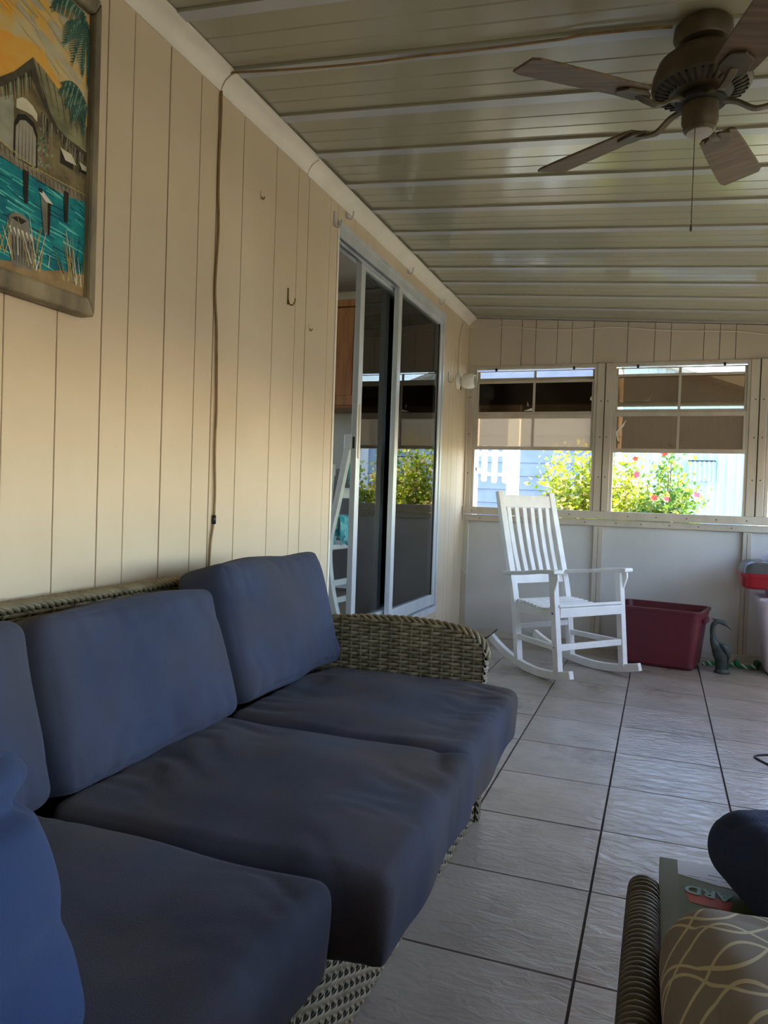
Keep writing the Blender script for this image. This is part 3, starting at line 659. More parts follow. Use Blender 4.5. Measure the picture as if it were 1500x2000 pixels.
# arm: outline in the x-z plane
arm = [(-1.38, 0.0), (-1.38, 0.60), (-1.05, 0.618), (-0.92, 0.628), (-0.78, 0.632), (-0.66, 0.625), (-0.59, 0.613), (-0.545, 0.594), (-0.522, 0.565), (-0.518, 0.53), (-0.522, 0.45), (-0.528, 0.0)]
def xfront(z):
    pts = [(0.632, -0.78), (0.625, -0.66), (0.613, -0.59), (0.594, -0.545), (0.565, -0.522), (0.53, -0.518), (0.45, -0.522), (0, -0.528)]
    for (za, xa), (zb, xb) in zip(pts, pts[1:]):
        if zb <= z <= za: return xa + (xb - xa) * (za - z) / (za - zb)
    return -0.9
def arm_at(ya, yb_, side):
    MB().prism(arm, lambda a, b, d: (a, d, b), ya + 0.004, yb_ - 0.004).build('arm_core', M['wicker_dark'], sofa)
    ur = lambda v: (0.0, max(0.02, xfront(v + 0.30) + 1.38 - 0.003))
    mb = weave(MB(), lambda u, v, n: (-1.38 + u, ya + 0.004 - n, 0.30 + v), 0.865, 0.331, urange=ur, stake=0.036, row=0.0118)
    ur2 = lambda v: (0.0, xfront(v) + 1.38 - 0.003)
    weave(mb, lambda u, v, n: (-1.38 + u, yb_ - 0.004 + n, v), 0.865, 0.628, urange=ur2, stake=0.036, row=0.0125, sub=3)
    weave(mb, lambda u, v, n: (xfront(v) - 0.002 + n, ya + u, v), yb_ - ya, 0.57, stake=0.014, row=0.012)
    q = mb.build('arm_weave', M['wicker'], sofa, smooth=True, fix=False); q['kind'] = 'stuff'
    path = smoothpath([(a, (ya + yb_) / 2, b - 0.001) for a, b in arm[1:-2]], 4)
    q = braid(MB(), path, 0.0065, 0.013, 0.10, 4).build('arm_border', M['wicker'], sofa, smooth=True, fix=False); q['kind'] = 'stuff'
arm_at(YA, YA + 0.05, 1)
arm_at(0.06, 0.10, -1)
MB().tube(smoothpath([(-0.535, 2.44, 0.585), (-0.515, 2.455, 0.600), (-0.492, 2.47, 0.622)], 3), 0.0022, 6).build('loose_strand', M['wicker_dark'], sofa, smooth=True)
MB().box((-1.375, 0.10, 0.0), (-1.335, YA, 0.765)).build('back_core', M['wicker_dark'], sofa)
bw = weave(MB(), lambda u, v, n: (-1.335 + n, 0.10 + u, 0.28 + v), 2.29, 0.49, stake=0.036, row=0.0135, sub=3)
o = bw.build('back_weave', M['wicker'], sofa, smooth=True, fix=False); o['kind'] = 'stuff'
tb = MB()
for xx in (-1.368, -1.350, -1.334):
    braid(tb, [(xx, 0.08, 0.774), (xx, YA + 0.03, 0.774)], 0.0065, 0.009, 0.06, 3, (1, 0, 0))
o = tb.build('back_border', M['wicker'], sofa, smooth=True, fix=False); o['kind'] = 'stuff'
for x, y in ((-1.32, 0.15), (-1.32, 2.36), (-0.60, 0.15), (-0.60, 2.36)): MB().lathe([(0.02, 0.0), (0.022, 0.02)], (x, y, 0), 12).build('foot', M['black_rubber'], sofa)

# ------------------------------------------------------------------ rocking chair (local: +x forward, +y = its left)
rc = thing('rocking_chair', 'white wooden slat rocking chair under the left window', 'rocking chair', (-0.702, 4.933, 0), -0.693, local=True)
Wm = M['white_wood']
def lerp(a, b, t): return a + (b - a) * t
for s in (-1, 1):
    # rocker: arc touching the floor at u=.27
    Rk = 1.15; pts = []
    for i in range(21):
        u = lerp(-0.27, 0.575, i / 20); z = Rk - math.sqrt(Rk * Rk - (u - 0.24) ** 2); w = lerp(0.19, 0.278, (u + 0.25) / 0.82)
        pts.append((u, s * w, z + 0.024))
    MB().sweep(pts, 0.032, 0.048).build('rocker', Wm, rc, bevel=0.004)
    w = lerp(0.19, 0.278, (0.455 + 0.25) / 0.82)
    MB().bar((0.455, s * w, 0.055), (0.390, s * 0.272, 0.632), 0.038, 0.042, (1, 0, 0)).build('front_leg', Wm, rc, bevel=0.003)
    MB().prism([(0.388, 0.63), (0.445, 0.63), (0.448, 0.60), (0.412, 0.50), (0.396, 0.50)], lambda a, b, d: (a, d, b), s * 0.276, s * 0.290).build('arm_bracket', Wm, rc, bevel=0.002)
    w2 = lerp(0.19, 0.278, (0.05 + 0.25) / 0.82)
    post = smoothpath([(0.055, s * w2, 0.045), (0.00, s * 0.222, 0.42), (-0.085, s * 0.221, 0.72), (-0.198, s * 0.219, 1.105)], 6)
    MB().sweep(post, 0.034, 0.044, (0, 1, 0)).build('back_post', Wm, rc, bevel=0.003)
    armp = smoothpath([(-0.085, s * 0.240, 0.585), (0.12, s * 0.262, 0.606), (0.30, s * 0.278, 0.632), (0.455, s * 0.288, 0.645)], 5)
    ws = [lerp(0.040, 0.075, i / (len(armp) - 1)) for i in range(len(armp))]
    MB().sweep(armp, ws, 0.024).build('armrest', Wm, rc, bevel=0.006)
    # scooped seat side rail
    prof_ = []
    for i in range(13):
        u = lerp(-0.02, 0.43, i / 12); t = i / 12
        prof_.append((u, 0.41 + 0.035 * t - 0.030 * math.sin(math.pi * t) + 0.012 * math.sin(2 * math.pi * t)))
    poly_ = prof_ + [(0.43, 0.375), (-0.02, 0.345)]
    MB().prism(poly_, lambda a, b, d: (a, d * lerp(0.222, 0.262, (a + 0.02) / 0.45) / 0.245, b), s * 0.228, s * 0.248).build('seat_rail', Wm, rc, bevel=0.002)
    MB().bar((0.03, s * 0.224, 0.20), (0.44, s * 0.265, 0.20), 0.022, 0.032).build('side_stretcher', Wm, rc, bevel=0.003)
for i in range(12):
    t = (i + 0.5) / 12; u = lerp(0.0, 0.45, t); z = 0.418 + 0.035 * t - 0.030 * math.sin(math.pi * t) + 0.012 * math.sin(2 * math.pi * t); w = lerp(0.215, 0.262, t)
    if i == 11: z -= 0.004
    MB().box((u - 0.013, -w, z - 0.004), (u + 0.013, w, z + 0.012)).build('seat_slat', Wm, rc, bevel=0.003)
MB().box((0.415, -0.250, 0.375), (0.440, 0.250, 0.432)).build('front_apron', Wm, rc, bevel=0.003)
MB().box((0.43, -0.255, 0.185), (0.452, 0.255, 0.222)).build('front_stretcher', Wm, rc, bevel=0.003)
MB().box((0.02, -0.20, 0.245), (0.04, 0.20, 0.275)).build('rear_stretcher', Wm, rc, bevel=0.003)
def backpt(z): return lerp(-0.085, -0.198, (z - 0.72) / 0.385) if z > 0.72 else lerp(0.0, -0.085, (z - 0.42) / 0.30)
def backrail(name, za, zb):
    MB().sweep([(backpt(za), 0, za), (backpt(zb), 0, zb)], 0.41, 0.022, (1, 0, 0)).build(name, Wm, rc, bevel=0.003)
backrail('crest_rail', 1.003, 1.083); backrail('lower_back_rail', 0.520, 0.580)
for k in range(6):
    y = lerp(-0.165, 0.165, k / 5)
    zs = [0.57, 0.72, 0.87, 1.01]
    MB().sweep([(backpt(z) + 0.002 - 0.012 * math.sin(math.pi * i / 3), y * lerp(0.95, 1, i / 3), z) for i, z in enumerate(zs)], 0.032, 0.012, (1, 0, 0)).build('back_slat', Wm, rc, bevel=0.002)
bolt = MB().lathe([(0.006, 0), (0.006, 0.002), (0.003, 0.004)], n=8, mtx=Matrix.Rotation(R(90), 4, 'X')).mesh('bolt', M['screw'])
for u, z, w in ((0.432, 0.205, 0.2835), (0.415, 0.40, 0.2895), (0.02, 0.30, 0.236), (0.0, 0.40, 0.24)): piece('bolt', bolt, (u, -w, z), rc)

# ------------------------------------------------------------------ maroon tote
tt = thing('storage_tote', 'open maroon plastic storage tote beside the rocking chair', 'storage bin', (0.03, 5.345, 0), R(-11), local=True)
def tub_mesh(w, d, h, tw, td, lip, wall=0.005, lipw=0.028):
    """open tapering box with rounded corners"""
    def ring(a, b, z, r, n=5):
        out = []
        for cx, cy, t0 in ((a - r, b - r, 0), (-a + r, b - r, 90), (-a + r, -b + r, 180), (a - r, -b + r, 270)):
            for k in range(n + 1): t = R(t0 + 90 * k / n); out.append((cx + r * math.cos(t), cy + r * math.sin(t), z))
        return out
    rings = [ring(w / 2 - .02, d / 2 - .02, 0, .03), ring(w / 2, d / 2, 0.02, .045), ring(tw / 2, td / 2, h - lip, .05), ring(tw / 2 + 0.008, td / 2 + 0.008, h - lip, .05),
             ring(tw / 2 + lipw * .55, td / 2 + lipw * .55, h - lip * .35, .06), ring(tw / 2 + lipw, td / 2 + lipw, h - lip * .3, .06), ring(tw / 2 + lipw, td / 2 + lipw, h, .06), ring(tw / 2, td / 2, h, .05),
             ring(w / 2 - wall, d / 2 - wall, 0.025, .04)]
    mb = MB(); n = len(rings[0])
    for r_ in rings: mb.v += r_
    for i in range(len(rings) - 1):
        for k in range(n): mb.face((i * n + k, i * n + (k + 1) % n, (i + 1) * n + (k + 1) % n, (i + 1) * n + k))
    mb.face(tuple(reversed(range(n)))); mb.face(tuple((len(rings) - 1) * n + k for k in range(n)))
    return mb
tub_mesh(0.47, 0.31, 0.385, 0.53, 0.36, 0.05, lipw=0.02).build('body', M['maroon'], tt, smooth='angle')
for s in (-1, 1):
    MB().box((s * 0.265, -0.07, 0.30), (s * 0.287, 0.07, 0.335)).build('handle', M['maroon'], tt, bevel=0.005)

# ------------------------------------------------------------------ bronze crane statue
cr_ = thing('crane_statue', 'small dark bronze crane statue with a curved neck, right of the maroon tote', 'statue', (0.395, 5.23, 0))
bx_, by_ = 0.395, 5.23
MB().lathe([(0.045, 0), (0.048, 0.008), (0.044, 0.018), (0.03, 0.03)], (bx_ + 0.008, by_, 0), 20).build('base', M['bronze'], cr_, smooth=True)
sk = smoothpath([(bx_ + 0.005, by_, 0.02), (bx_ + 0.0, by_, 0.07), (bx_ - 0.005, by_, 0.115), (bx_ - 0.022, by_, 0.155), (bx_ - 0.045, by_ - .005, 0.19), (bx_ - 0.055, by_ - .008, 0.235), (bx_ - 0.058, by_ - .01, 0.28),
                 (bx_ - 0.048, by_ - .012, 0.312), (bx_ - 0.022, by_ - .014, 0.326), (bx_ + 0.006, by_ - .015, 0.318), (bx_ + 0.028, by_ - .015, 0.302), (bx_ + 0.048, by_ - .015, 0.284)], 5)
rk = [0.034, 0.036, 0.046, 0.040, 0.024, 0.016, 0.0145, 0.014, 0.0155, 0.015, 0.007, 0.003]
rr = [lerp(rk[min(int(i / 5), 10)], rk[min(int(i / 5) + 1, 11)], (i % 5) / 5) for i in range(len(sk))]
MB().tube(sk, rr, 12).build('body', M['bronze'], cr_, smooth=True)
MB().tube(smoothpath([(bx_ - 0.03, by_ - .013, 0.332), (bx_ - 0.05, by_ - .013, 0.338), (bx_ - 0.064, by_ - .013, 0.345)], 3), [0.008, 0.007, 0.006, 0.005, 0.004, 0.003, 0.001], 8).build('crest', M['bronze'], cr_, smooth=True)
wg = smoothpath([(bx_ - 0.015, by_ - 0.02, 0.185), (bx_ + 0.018, by_ - 0.022, 0.16), (bx_ + 0.036, by_ - 0.015, 0.12), (bx_ + 0.040, by_ - 0.01, 0.08)], 4)
MB().tube(wg, [0.008, 0.014, 0.019, 0.022, 0.024, 0.025, 0.024, 0.023, 0.02, 0.016, 0.012, 0.008, 0.004], 10).build('wing', M['bronze'], cr_, smooth=True)
rd = MB()
for k in range(14):
    a = k * 2 * math.pi / 14; x_ = bx_ + 0.006 + 0.032 * math.cos(a); y_ = by_ + 0.03 * math.sin(a)
    rd.tube(smoothpath([(x_, y_, 0.015), (x_ + random.uniform(-.006, .006), y_, 0.06), (x_ + random.uniform(-.01, .01), y_ * 1.0, 0.10 + random.uniform(-.02, .03))], 3), [0.006, .006, .0055, .005, .004, .003, .001], 6)
rd.build('reeds', M['bronze'], cr_, smooth=True)

# ------------------------------------------------------------------ rope toy
rp = thing('rope_toy', 'green and white twisted rope toy with knots beside the crane statue', 'rope', (0.5, 5.42, 0))
path = smoothpath([(0.30, 5.40, 0.016), (0.38, 5.44, 0.016), (0.48, 5.44, 0.016), (0.60, 5.43, 0.016), (0.68, 5.60, 0.016), (0.85, 5.65, 0.016)], 10)
for m_, ph in (('rope_green', 0), ('rope_white', 0.33), ('rope_green', 0.66)):
    pts = []
    for i, p in enumerate(path):
        t = 2 * math.pi * (i / 5.0 + ph); pts.append((p.x, p.y + 0.008 * math.cos(t), p.z + 0.008 * math.sin(t)))
    MB().tube(smoothpath(pts, 2), 0.0075, 6).build('strand', M[m_], rp, smooth=True)
for x, y in ((0.505, 5.44), (0.63, 5.50)):
    MB().lathe([(0.004, -0.02), (0.02, -0.016), (0.027, 0), (0.02, 0.016), (0.004, 0.02)], (x, y, 0.028), 14, Matrix.Rotation(R(90), 4, 'Y')).build('knot', M['rope_green'], rp, smooth=True)

# ------------------------------------------------------------------ stacked tub and red case at the right edge
tb_ = thing('plastic_tub', 'pale lilac plastic tub under the red case at the right edge', 'storage bin', (0.80, 5.42, 0), 0, local=True)
tub_mesh(0.28, 0.24, 0.475, 0.36, 0.30, 0.04, lipw=0.022).build('body', M['lilac_plastic'], tb_, smooth='angle')
MB().box((-0.20, -0.17, 0.470), (0.20, 0.17, 0.490)).build('lid', M['lilac_plastic'], tb_, bevel=0.008)
cs = thing('plastic_case', 'red plastic case with dark grey lid on top of the pale tub', 'case', (0.80, 5.40, 0.492))
MB().box((0.66, 5.30, 0.492), (0.95, 5.50, 0.545)).build('pedestal', M['red_plastic'], cs, bevel=0.01)
def rrect(a, b, r, n=5):
    out = []
    for cx, cy, t0 in ((a - r, b - r, 0), (-a + r, b - r, 90), (-a + r, -b + r, 180), (a - r, -b + r, 270)):
        for k in range(n + 1): t = R(t0 + 90 * k / n); out.append((cx + r * math.cos(t), cy + r * math.sin(t)))
    return out
def stack(rings, cx, cy):
    mb = MB(); n = None
    for a, b, r, z in rings:
        q = rrect(a, b, r); n = len(q); mb.v += [(cx + x, cy + y, z) for x, y in q]
    for i in range(len(rings) - 1):
        for k in range(n): mb.face((i * n + k, i * n + (k + 1) % n, (i + 1) * n + (k + 1) % n, (i + 1) * n + k))
    mb.face(tuple(reversed(range(n)))); mb.face(tuple((len(rings) - 1) * n + k for k in range(n))); return mb
stack([(0.28, 0.17, .05, .545), (0.305, 0.19, .06, .56), (0.31, 0.195, .06, .622)], 0.80, 5.38).build('body', M['red_plastic'], cs, smooth='angle')
stack([(0.315, 0.20, .06, .622), (0.315, 0.20, .06, .642), (0.305, 0.19, .06, .644)], 0.80, 5.38).build('rim', M['red_plastic'], cs, smooth='angle')
stack([(0.305, 0.19, .06, .644), (0.295, 0.18, .06, .69), (0.27, 0.155, .06, .713), (0.21, 0.11, .05, .722)], 0.80, 5.38).build('lid', M['grey_plastic'], cs, smooth='angle')
hn = stack([(0.18, 0.085, .03, .716), (0.175, 0.08, .03, .745), (0.155, 0.065, .03, .775), (0.14, 0.05, .03, .78)], 0.80, 5.36).build('handle', M['lilac_plastic'], cs, smooth='angle')

# floor cord
cp_ = smoothpath([(0.95, 3.30, 0.004), (0.62, 3.34, 0.004), (0.48, 3.41, 0.004), (0.415, 3.50, 0.004), (0.425, 3.545, 0.004), (0.50, 3.58, 0.004), (0.70, 3.60, 0.004), (1.0, 3.72, 0.004)], 8)
tag(MB().tube(cp_, 0.004, 8).build('electric_cord', M['black_rubber'], None, smooth=True), 'black electric cord looping on the tiles at the right edge', 'cord')

# ------------------------------------------------------------------ wall lamp
lp = thing('wall_lamp', 'white porcelain wall lamp with milky glass shade near the corner', 'lamp', (XW, 5.40, 1.91))
ry = Matrix.Rotation(R(90), 4, 'Y')
MB().lathe([(0.058, 0.0), (0.058, 0.006), (0.050, 0.018), (0.030, 0.026), (0.027, 0.045)], (XW + 0.001, 5.40, 1.91), 28, ry).build('base', M['porcelain'], lp, smooth='angle')
MB().lathe([(0.028, 0.040), (0.045, 0.043), (0.053, 0.058), (0.057, 0.085), (0.055, 0.115), (0.044, 0.132), (0.040, 0.132), (0.050, 0.112), (0.05, 0.06)], (XW, 5.40, 1.91), 28, ry).build('shade', M['shade'], lp, smooth='angle')
MB().tube([(XW + 0.03, 5.385, 1.87), (XW + 0.032, 5.385, 1.845)], 0.003, 6).build('switch', M['dark'], lp)

# hooks on the left wall
def hook(y, z, kind, label):
    t = thing('wall_hook', label, 'hook', (XW, y, z), 0, 'hooks on the boarded wall', local=True)
    if kind == 'white':
        MB().box((0, -0.012, -0.028), (0.005, 0.012, 0.040)).build('plate', M['hook_white'], t, bevel=0.005)
        MB().tube(smoothpath([(0.004, 0, -0.005), (0.008, 0, -0.026), (0.024, 0, -0.032), (0.034, 0, -0.018), (0.036, 0, 0.002)], 4), 0.004, 8).build('prong', M['hook_white'], t, smooth=True)
    elif kind == 'clip':
        MB().box((0, -0.006, -0.016), (0.003, 0.006, 0.016)).build('plate', M['cream'], t, bevel=0.001)
        MB().tube(smoothpath([(0.003, 0, -0.004), (0.007, 0, -0.014), (0.013, 0, -0.012), (0.014, 0, -0.005)], 3), 0.0022, 6).build('prong', M['hook_brass'], t, smooth=True)
    else:
        MB().box((0, -0.004, -0.03), (0.003, 0.004, 0.035)).build('plate', M['hook_brass'], t)
        MB().tube(smoothpath([(0.003, 0, -0.01), (0.008, 0, -0.028), (0.022, 0, -0.034), (0.032, 0, -0.022), (0.034, 0, -0.008)], 4), 0.0028, 8).build('prong', M['hook_brass'], t, smooth=True)
hook(3.145, 2.29, 'white', 'white wall hook left of the sliding door top corner')
hook(3.28, 2.375, 'white', 'white wall hook just above the door\'s near top corner')
hook(4.186, 2.378, 'white', 'white wall hook above the middle of the sliding door')
hook(4.858, 2.37, 'white', 'white wall hook above the far end of the sliding door')
hook(5.153, 1.897, 'white', 'white wall hook between the sliding door and the wall lamp')
hook(2.719, 1.836, 'brass', 'brass wall hook, the only brass one, on the boards left of the door')
hook(2.922, 1.758, 'clip', 'small cream clip hook on the boards nearest the door edge')
hook(2.486, 2.15, 'clip', 'small cream clip hook high on the boards near the hanging cable')

# cables
cw = smoothpath([(XW + .006, 2.195, 2.385), (XW + .006, 2.197, 2.30), (XW + .006, 2.192, 2.10), (XW + .006, 2.200, 1.92), (XW + .006, 2.190, 1.735), (XW + .006, 2.206, 1.60), (XW + .006, 2.214, 1.45),
                 (XW + .006, 2.219, 1.325), (XW + .006, 2.216, 1.20), (XW + .006, 2.224, 1.05), (XW + .006, 2.222, 0.95), (XW + .006, 2.205, 0.86), (XW + .006, 2.198, 0.70)], 6)
wc = thing('wall_cable', 'brown cable hanging down the boarded wall to the sofa', 'cable', (XW, 2.2, 0.7))
MB().tube(cw, 0.0042, 8).build('cable', M['cable'], wc, smooth=True)
MB().tube([(XW + .006, 2.222, 0.965), (XW + .006, 2.222, 0.935)], 0.0075, 8).build('connector', M['black_rubber'], wc, smooth=True)
cc = []
for i in range(40):
    t = i / 39; x = lerp(-1.40, -0.02, t); cc.append((x, 2.186 - 0.004 * math.sin(t * 9) + 0.012 * math.sin(t * 3.1) * (t < .8), zc(x) - 0.011 - 0.010 * max(0, math.sin(t * 6.5))))
tag(MB().tube(cc, 0.004, 8).build('ceiling_cable', M['cable'], None, smooth=True), 'brown cable running across the ceiling to the fan', 'cable')
bc = smoothpath([(XW + .005, 5.405, 1.965), (XW + .006, 5.40, 2.10), (XW + .006, 5.42, 2.24), (XW + .006, 5.50, 2.345), (XW + .008, 5.62, 2.362), (XW + .012, yb - .022, 2.372), (-1.25, yb - .018, 2.375), (-1.19, yb - .018, 2.362), (-1.10, yb - .018, 2.365),
                 (-0.93, yb - .018, 2.335), (-0.66, yb - .018, 2.320), (-0.38, yb - .018, 2.325), (-0.25, yb - .018, 2.312), (0.02, yb - .018, 2.283), (0.44, yb - .018, 2.258), (0.60, yb - .018, 2.235), (0.9, yb - .018, 2.20), (1.5, yb - .018, 2.17)], 7)
tag(MB().tube(bc, 0.0035, 8).build('lamp_cable', M['cable_white'], None, smooth=True), 'thin pale cable running from the wall lamp along the back wall boards', 'cable')
wc2 = smoothpath([(XW + .012, 5.665, 1.92), (XW + .014, 5.665, 1.5), (XW + .022, 5.66, 1.2), (XW + .016, 5.655, 0.90), (XW + .010, 5.66, 0.62), (XW + .02, 5.645, 0.52), (XW + .08, 5.62, 0.47)], 8)
tag(MB().tube(wc2, 0.0022, 6).build('corner_wire', M['cable_white'], None, smooth=True), 'thin white wire dangling in the corner below the lamp', 'wire')

# ------------------------------------------------------------------ ceiling fan
FX, FY = 0.058, 2.205; FZ = zc(FX)
fan = thing('ceiling_fan', 'antique brown five-blade ceiling fan with pull chain', 'ceiling fan', (FX, FY, FZ))
F = M['fan_metal']
MB().lathe([(0.066, FZ - 0.002), (0.074, FZ - 0.012), (0.076, FZ - 0.036), (0.070, FZ - 0.045), (0.070, FZ - 0.050), (0.066, FZ - 0.056), (0.05, FZ - 0.060)], (FX, FY, 0), 32).build('canopy', F, fan, smooth='angle')
MB().lathe([(0.04, FZ - 0.055), (0.045, FZ - 0.078)], (FX, FY, 0), 20).build('neck', M['dark'], fan, smooth='angle')
zt = FZ - 0.078
MB().lathe([(0.048, zt), (0.085, zt - 0.006), (0.112, zt - 0.028), (0.124, zt - 0.06), (0.128, zt - 0.085), (0.126, zt - 0.092), (0.105, zt - 0.104), (0.070, zt - 0.112), (0.05, zt - 0.112)], (FX, FY, 0), 36).build('motor_housing', F, fan, smooth='angle')
for k in range(36):
    a = 2 * math.pi * k / 36; c_, s_ = math.cos(a), math.sin(a)
    MB().bar((FX + 0.082 * c_, FY + 0.082 * s_, zt - 0.1105), (FX + 0.117 * c_, FY + 0.117 * s_, zt - 0.0985), 0.006, 0.006).build('vent_rib', M['dark'], fan)
MB().lathe([(0.05, zt - 0.108), (0.05, zt - 0.128), (0.066, zt - 0.13), (0.066, zt - 0.137), (0.04, zt - 0.139)], (FX, FY, 0), 28).build('flywheel', M['dark'], fan, smooth='angle')
MB().lathe([(0.030, zt - 0.135), (0.046, zt - 0.140), (0.047, zt - 0.185), (0.043, zt - 0.192), (0.041, zt - 0.206), (0.032, zt - 0.212)], (FX, FY, 0), 28).build('switch_housing', F, fan, smooth='angle')
MB().lathe([(0.033, zt - 0.211), (0.033, zt - 0.215), (0.006, zt - 0.218)], (FX, FY, 0), 24).build('bottom_cap', M['fan_cap'], fan, smooth='angle')
bz = zt - 0.133
for k in range(5):
    a = R(74 + 72 * k); rot = Matrix.Translation((FX, FY, bz)) @ Matrix.Rotation(a, 4, 'Z')
    pitch = Matrix.Rotation(R(-13), 4, 'X')
    ol = []
    for (r_, w_) in ((0.185, 0.040), (0.20, 0.050), (0.30, 0.056), (0.45, 0.062), (0.515, 0.062), (0.535, 0.052)): ol.append((r_, -w_))
    for (r_, w_) in reversed(((0.185, 0.040), (0.20, 0.050), (0.30, 0.056), (0.45, 0.062), (0.515, 0.062), (0.535, 0.052))): ol.append((r_, w_))
    b = MB().prism(ol, lambda u, w, d: rot @ (Vector((0, 0, -0.012)) + pitch @ Vector((u, w, d))), 0.0, 0.007).build('blade', M['fan_blade'], fan, bevel=0.002)
    i_ = MB(); i_.sweep([rot @ Vector(p) for p in smoothpath([(0.05, 0, 0.0), (0.09, 0, -0.008), (0.13, 0, -0.030), (0.165, 0, -0.028), (0.20, 0, -0.018)], 4)], 0.020, 0.008)
    i_.prism([(0.165, -0.012), (0.19, -0.036), (0.245, -0.030), (0.262, 0.0), (0.245, 0.030), (0.19, 0.036), (0.165, 0.012)], lambda u, w, d: rot @ (Vector((0, 0, -0.012)) + pitch @ Vector((u, w, d))), -0.008, -0.0005)
    i_.build('blade_iron', F, b, bevel=0.0015)
ch = MB(); zz = zt - 0.205
chx, chy = FX - 0.012, FY - 0.044
ch.tube([(FX - 0.012, FY - 0.040, zt - 0.175), (chx, chy - .004, zt - 0.185), (chx, chy, zt - 0.20), (chx, chy, 1.79)], 0.0009, 5)
z_ = zt - 0.20
while z_ > 1.80:
    ch.lathe([(0.0004, -0.0022), (0.0022, 0), (0.0004, 0.0022)], (chx, chy, z_), 6); z_ -= 0.0056
ch.lathe([(0.001, 0), (0.0035, 0.004), (0.003, 0.016), (0.001, 0.02)], (chx, chy, 1.775), 8)
ch.build('pull_chain', F, fan, smooth=True)

# ------------------------------------------------------------------ painting on the left wall
pt = thing('painting', 'framed seaside painting of a thatched dock house, palms and turquoise water', 'painting', (XW, 1.28, 1.485))
PX = XW + 0.028; YL, YR, ZB, ZT = 0.98, 1.578, 1.485, 2.290
def pframe(poly, m='frame_wood'): return MB().prism(poly, lambda a, b, d: (d, a, b), XW + 0.003, XW + 0.050).build('frame_rail', M[m], pt, bevel=0.008)
fwid = 0.045
pframe([(YL, ZB), (YR, ZB), (YR - 0.024, ZB + fwid), (YL + fwid, ZB + fwid)]); pframe([(YL, ZT), (YL + fwid, ZT - fwid), (YR - 0.024, ZT - fwid), (YR, ZT)])
pframe([(YR, ZB), (YR, ZT), (YR - 0.024, ZT - fwid), (YR - 0.024, ZB + fwid)]); pframe([(YL, ZB), (YL + fwid, ZB + fwid), (YL + fwid, ZT - fwid), (YL, ZT)])
PC = {'sky': ((222, 176, 84), (204, 190, 150)), 'sky2': ((232, 160, 60), (226, 180, 90)), 'cloud': ((176, 168, 140), (196, 186, 158)), 'roof': ((108, 110, 84), (150, 148, 116)), 'roof_dark': ((64, 60, 50), (86, 82, 66)), 'wall': ((96, 84, 62), (140, 126, 92)), 'wall_light': ((140, 140, 124), (166, 164, 146)),
      'sea': ((10, 110, 128), (30, 160, 160)), 'sea_dark': ((12, 72, 98), (18, 100, 116)), 'sea_light': ((60, 190, 180), (140, 220, 206)), 'dark': ((34, 32, 28), (50, 46, 40)), 'dock': ((110, 98, 82), (160, 148, 126)), 'door': ((150, 142, 128), (170, 162, 146)),
      'sign': ((206, 200, 176), (220, 214, 190)), 'palm': ((40, 78, 74), (66, 104, 92)), 'palm_light': ((110, 146, 128), (140, 170, 146)), 'sand': ((140, 116, 82), (170, 144, 104)), 'post': ((110, 106, 96), (146, 140, 126)), 'grass': ((170, 150, 90), (200, 182, 120)), 'pink': ((176, 118, 130), (150, 100, 112)), 'white': ((220, 218, 206), (232, 230, 220))}
pmats = []; pidx = {}
for k_, (a, b) in PC.items():
    pidx[k_] = len(pmats); pmats.append(mat('paint_' + k_, rgb(*a), rgb(*b), rough=0.6, scale=16, stretch=(1, 1, 1.6), detail=6, spec=0.3))
pic = MB(); lay = [0]
def paint(c, poly):
    lay[0] += 1; pic.cur = pidx[c]; xq = PX + 0.000004 * lay[0]; pic.flat([(xq, a, b) for a, b in poly])
def stroke(c, a, b, w):
    a = (min(a[0], 1.553), min(a[1], ZT - .05)); b = (min(b[0], 1.553), b[1])
    if abs(a[0] - b[0]) + abs(a[1] - b[1]) < .002: return
    a = Vector((a[0], a[1])); b = Vector((b[0], b[1])); d = (b - a); n = Vector((-d.y, d.x)).normalized() * w / 2
    paint(c, [tuple(a + n), tuple(a - n), tuple(b - n * 0.3), tuple(b + n * 0.3)])
yl, yr = YL + 0.03, YR - 0.02
pic.cur = pidx['sky']; pic.box((XW + 0.004, yl, ZB + 0.03), (PX, yr, ZT - 0.03))
paint('sky2', [(yl, 1.88), (1.40, 1.88), (1.46, 2.02), (1.40, 2.08), (1.27, 2.05), (yl, 2.10)])
for q in range(9):
    cy, cz = random.uniform(1.08, 1.54), random.uniform(2.06, 2.24); a = random.uniform(.05, .10); hgt = random.uniform(.012, .024)
    paint('cloud' if q % 3 else 'sky2', [(cy + a * math.cos(t) + 0.01 * math.sin(3 * t), cz - 0.35 * a * math.cos(t) + hgt * math.sin(t)) for t in [k * math.pi / 8 for k in range(16)]])
paint('sea', [(yl, ZB + .03), (yr, ZB + .03), (yr, 1.80), (1.285, 1.80), (1.285, 1.86), (yl, 1.86)])
for q in range(220):
    y_, z_ = random.uniform(1.05, 1.55), random.uniform(1.57, 1.79); stroke(random.choice(['sea_light', 'sea_dark', 'sea_dark', 'sea_light', 'sea']), (y_, z_), (y_ + random.uniform(.03, .08), z_ - random.uniform(.002, .012)), random.uniform(.002, .006))
paint('wall', [(1.285, 1.80), (1.285, 1.925), (1.375, 2.035), (1.44, 1.93), (1.562, 1.895), (1.562, 1.79), (1.41, 1.785), (1.33, 1.79)])
paint('wall_light', [(1.285, 1.812), (1.285, 1.905), (1.322, 1.93), (1.328, 1.80)])
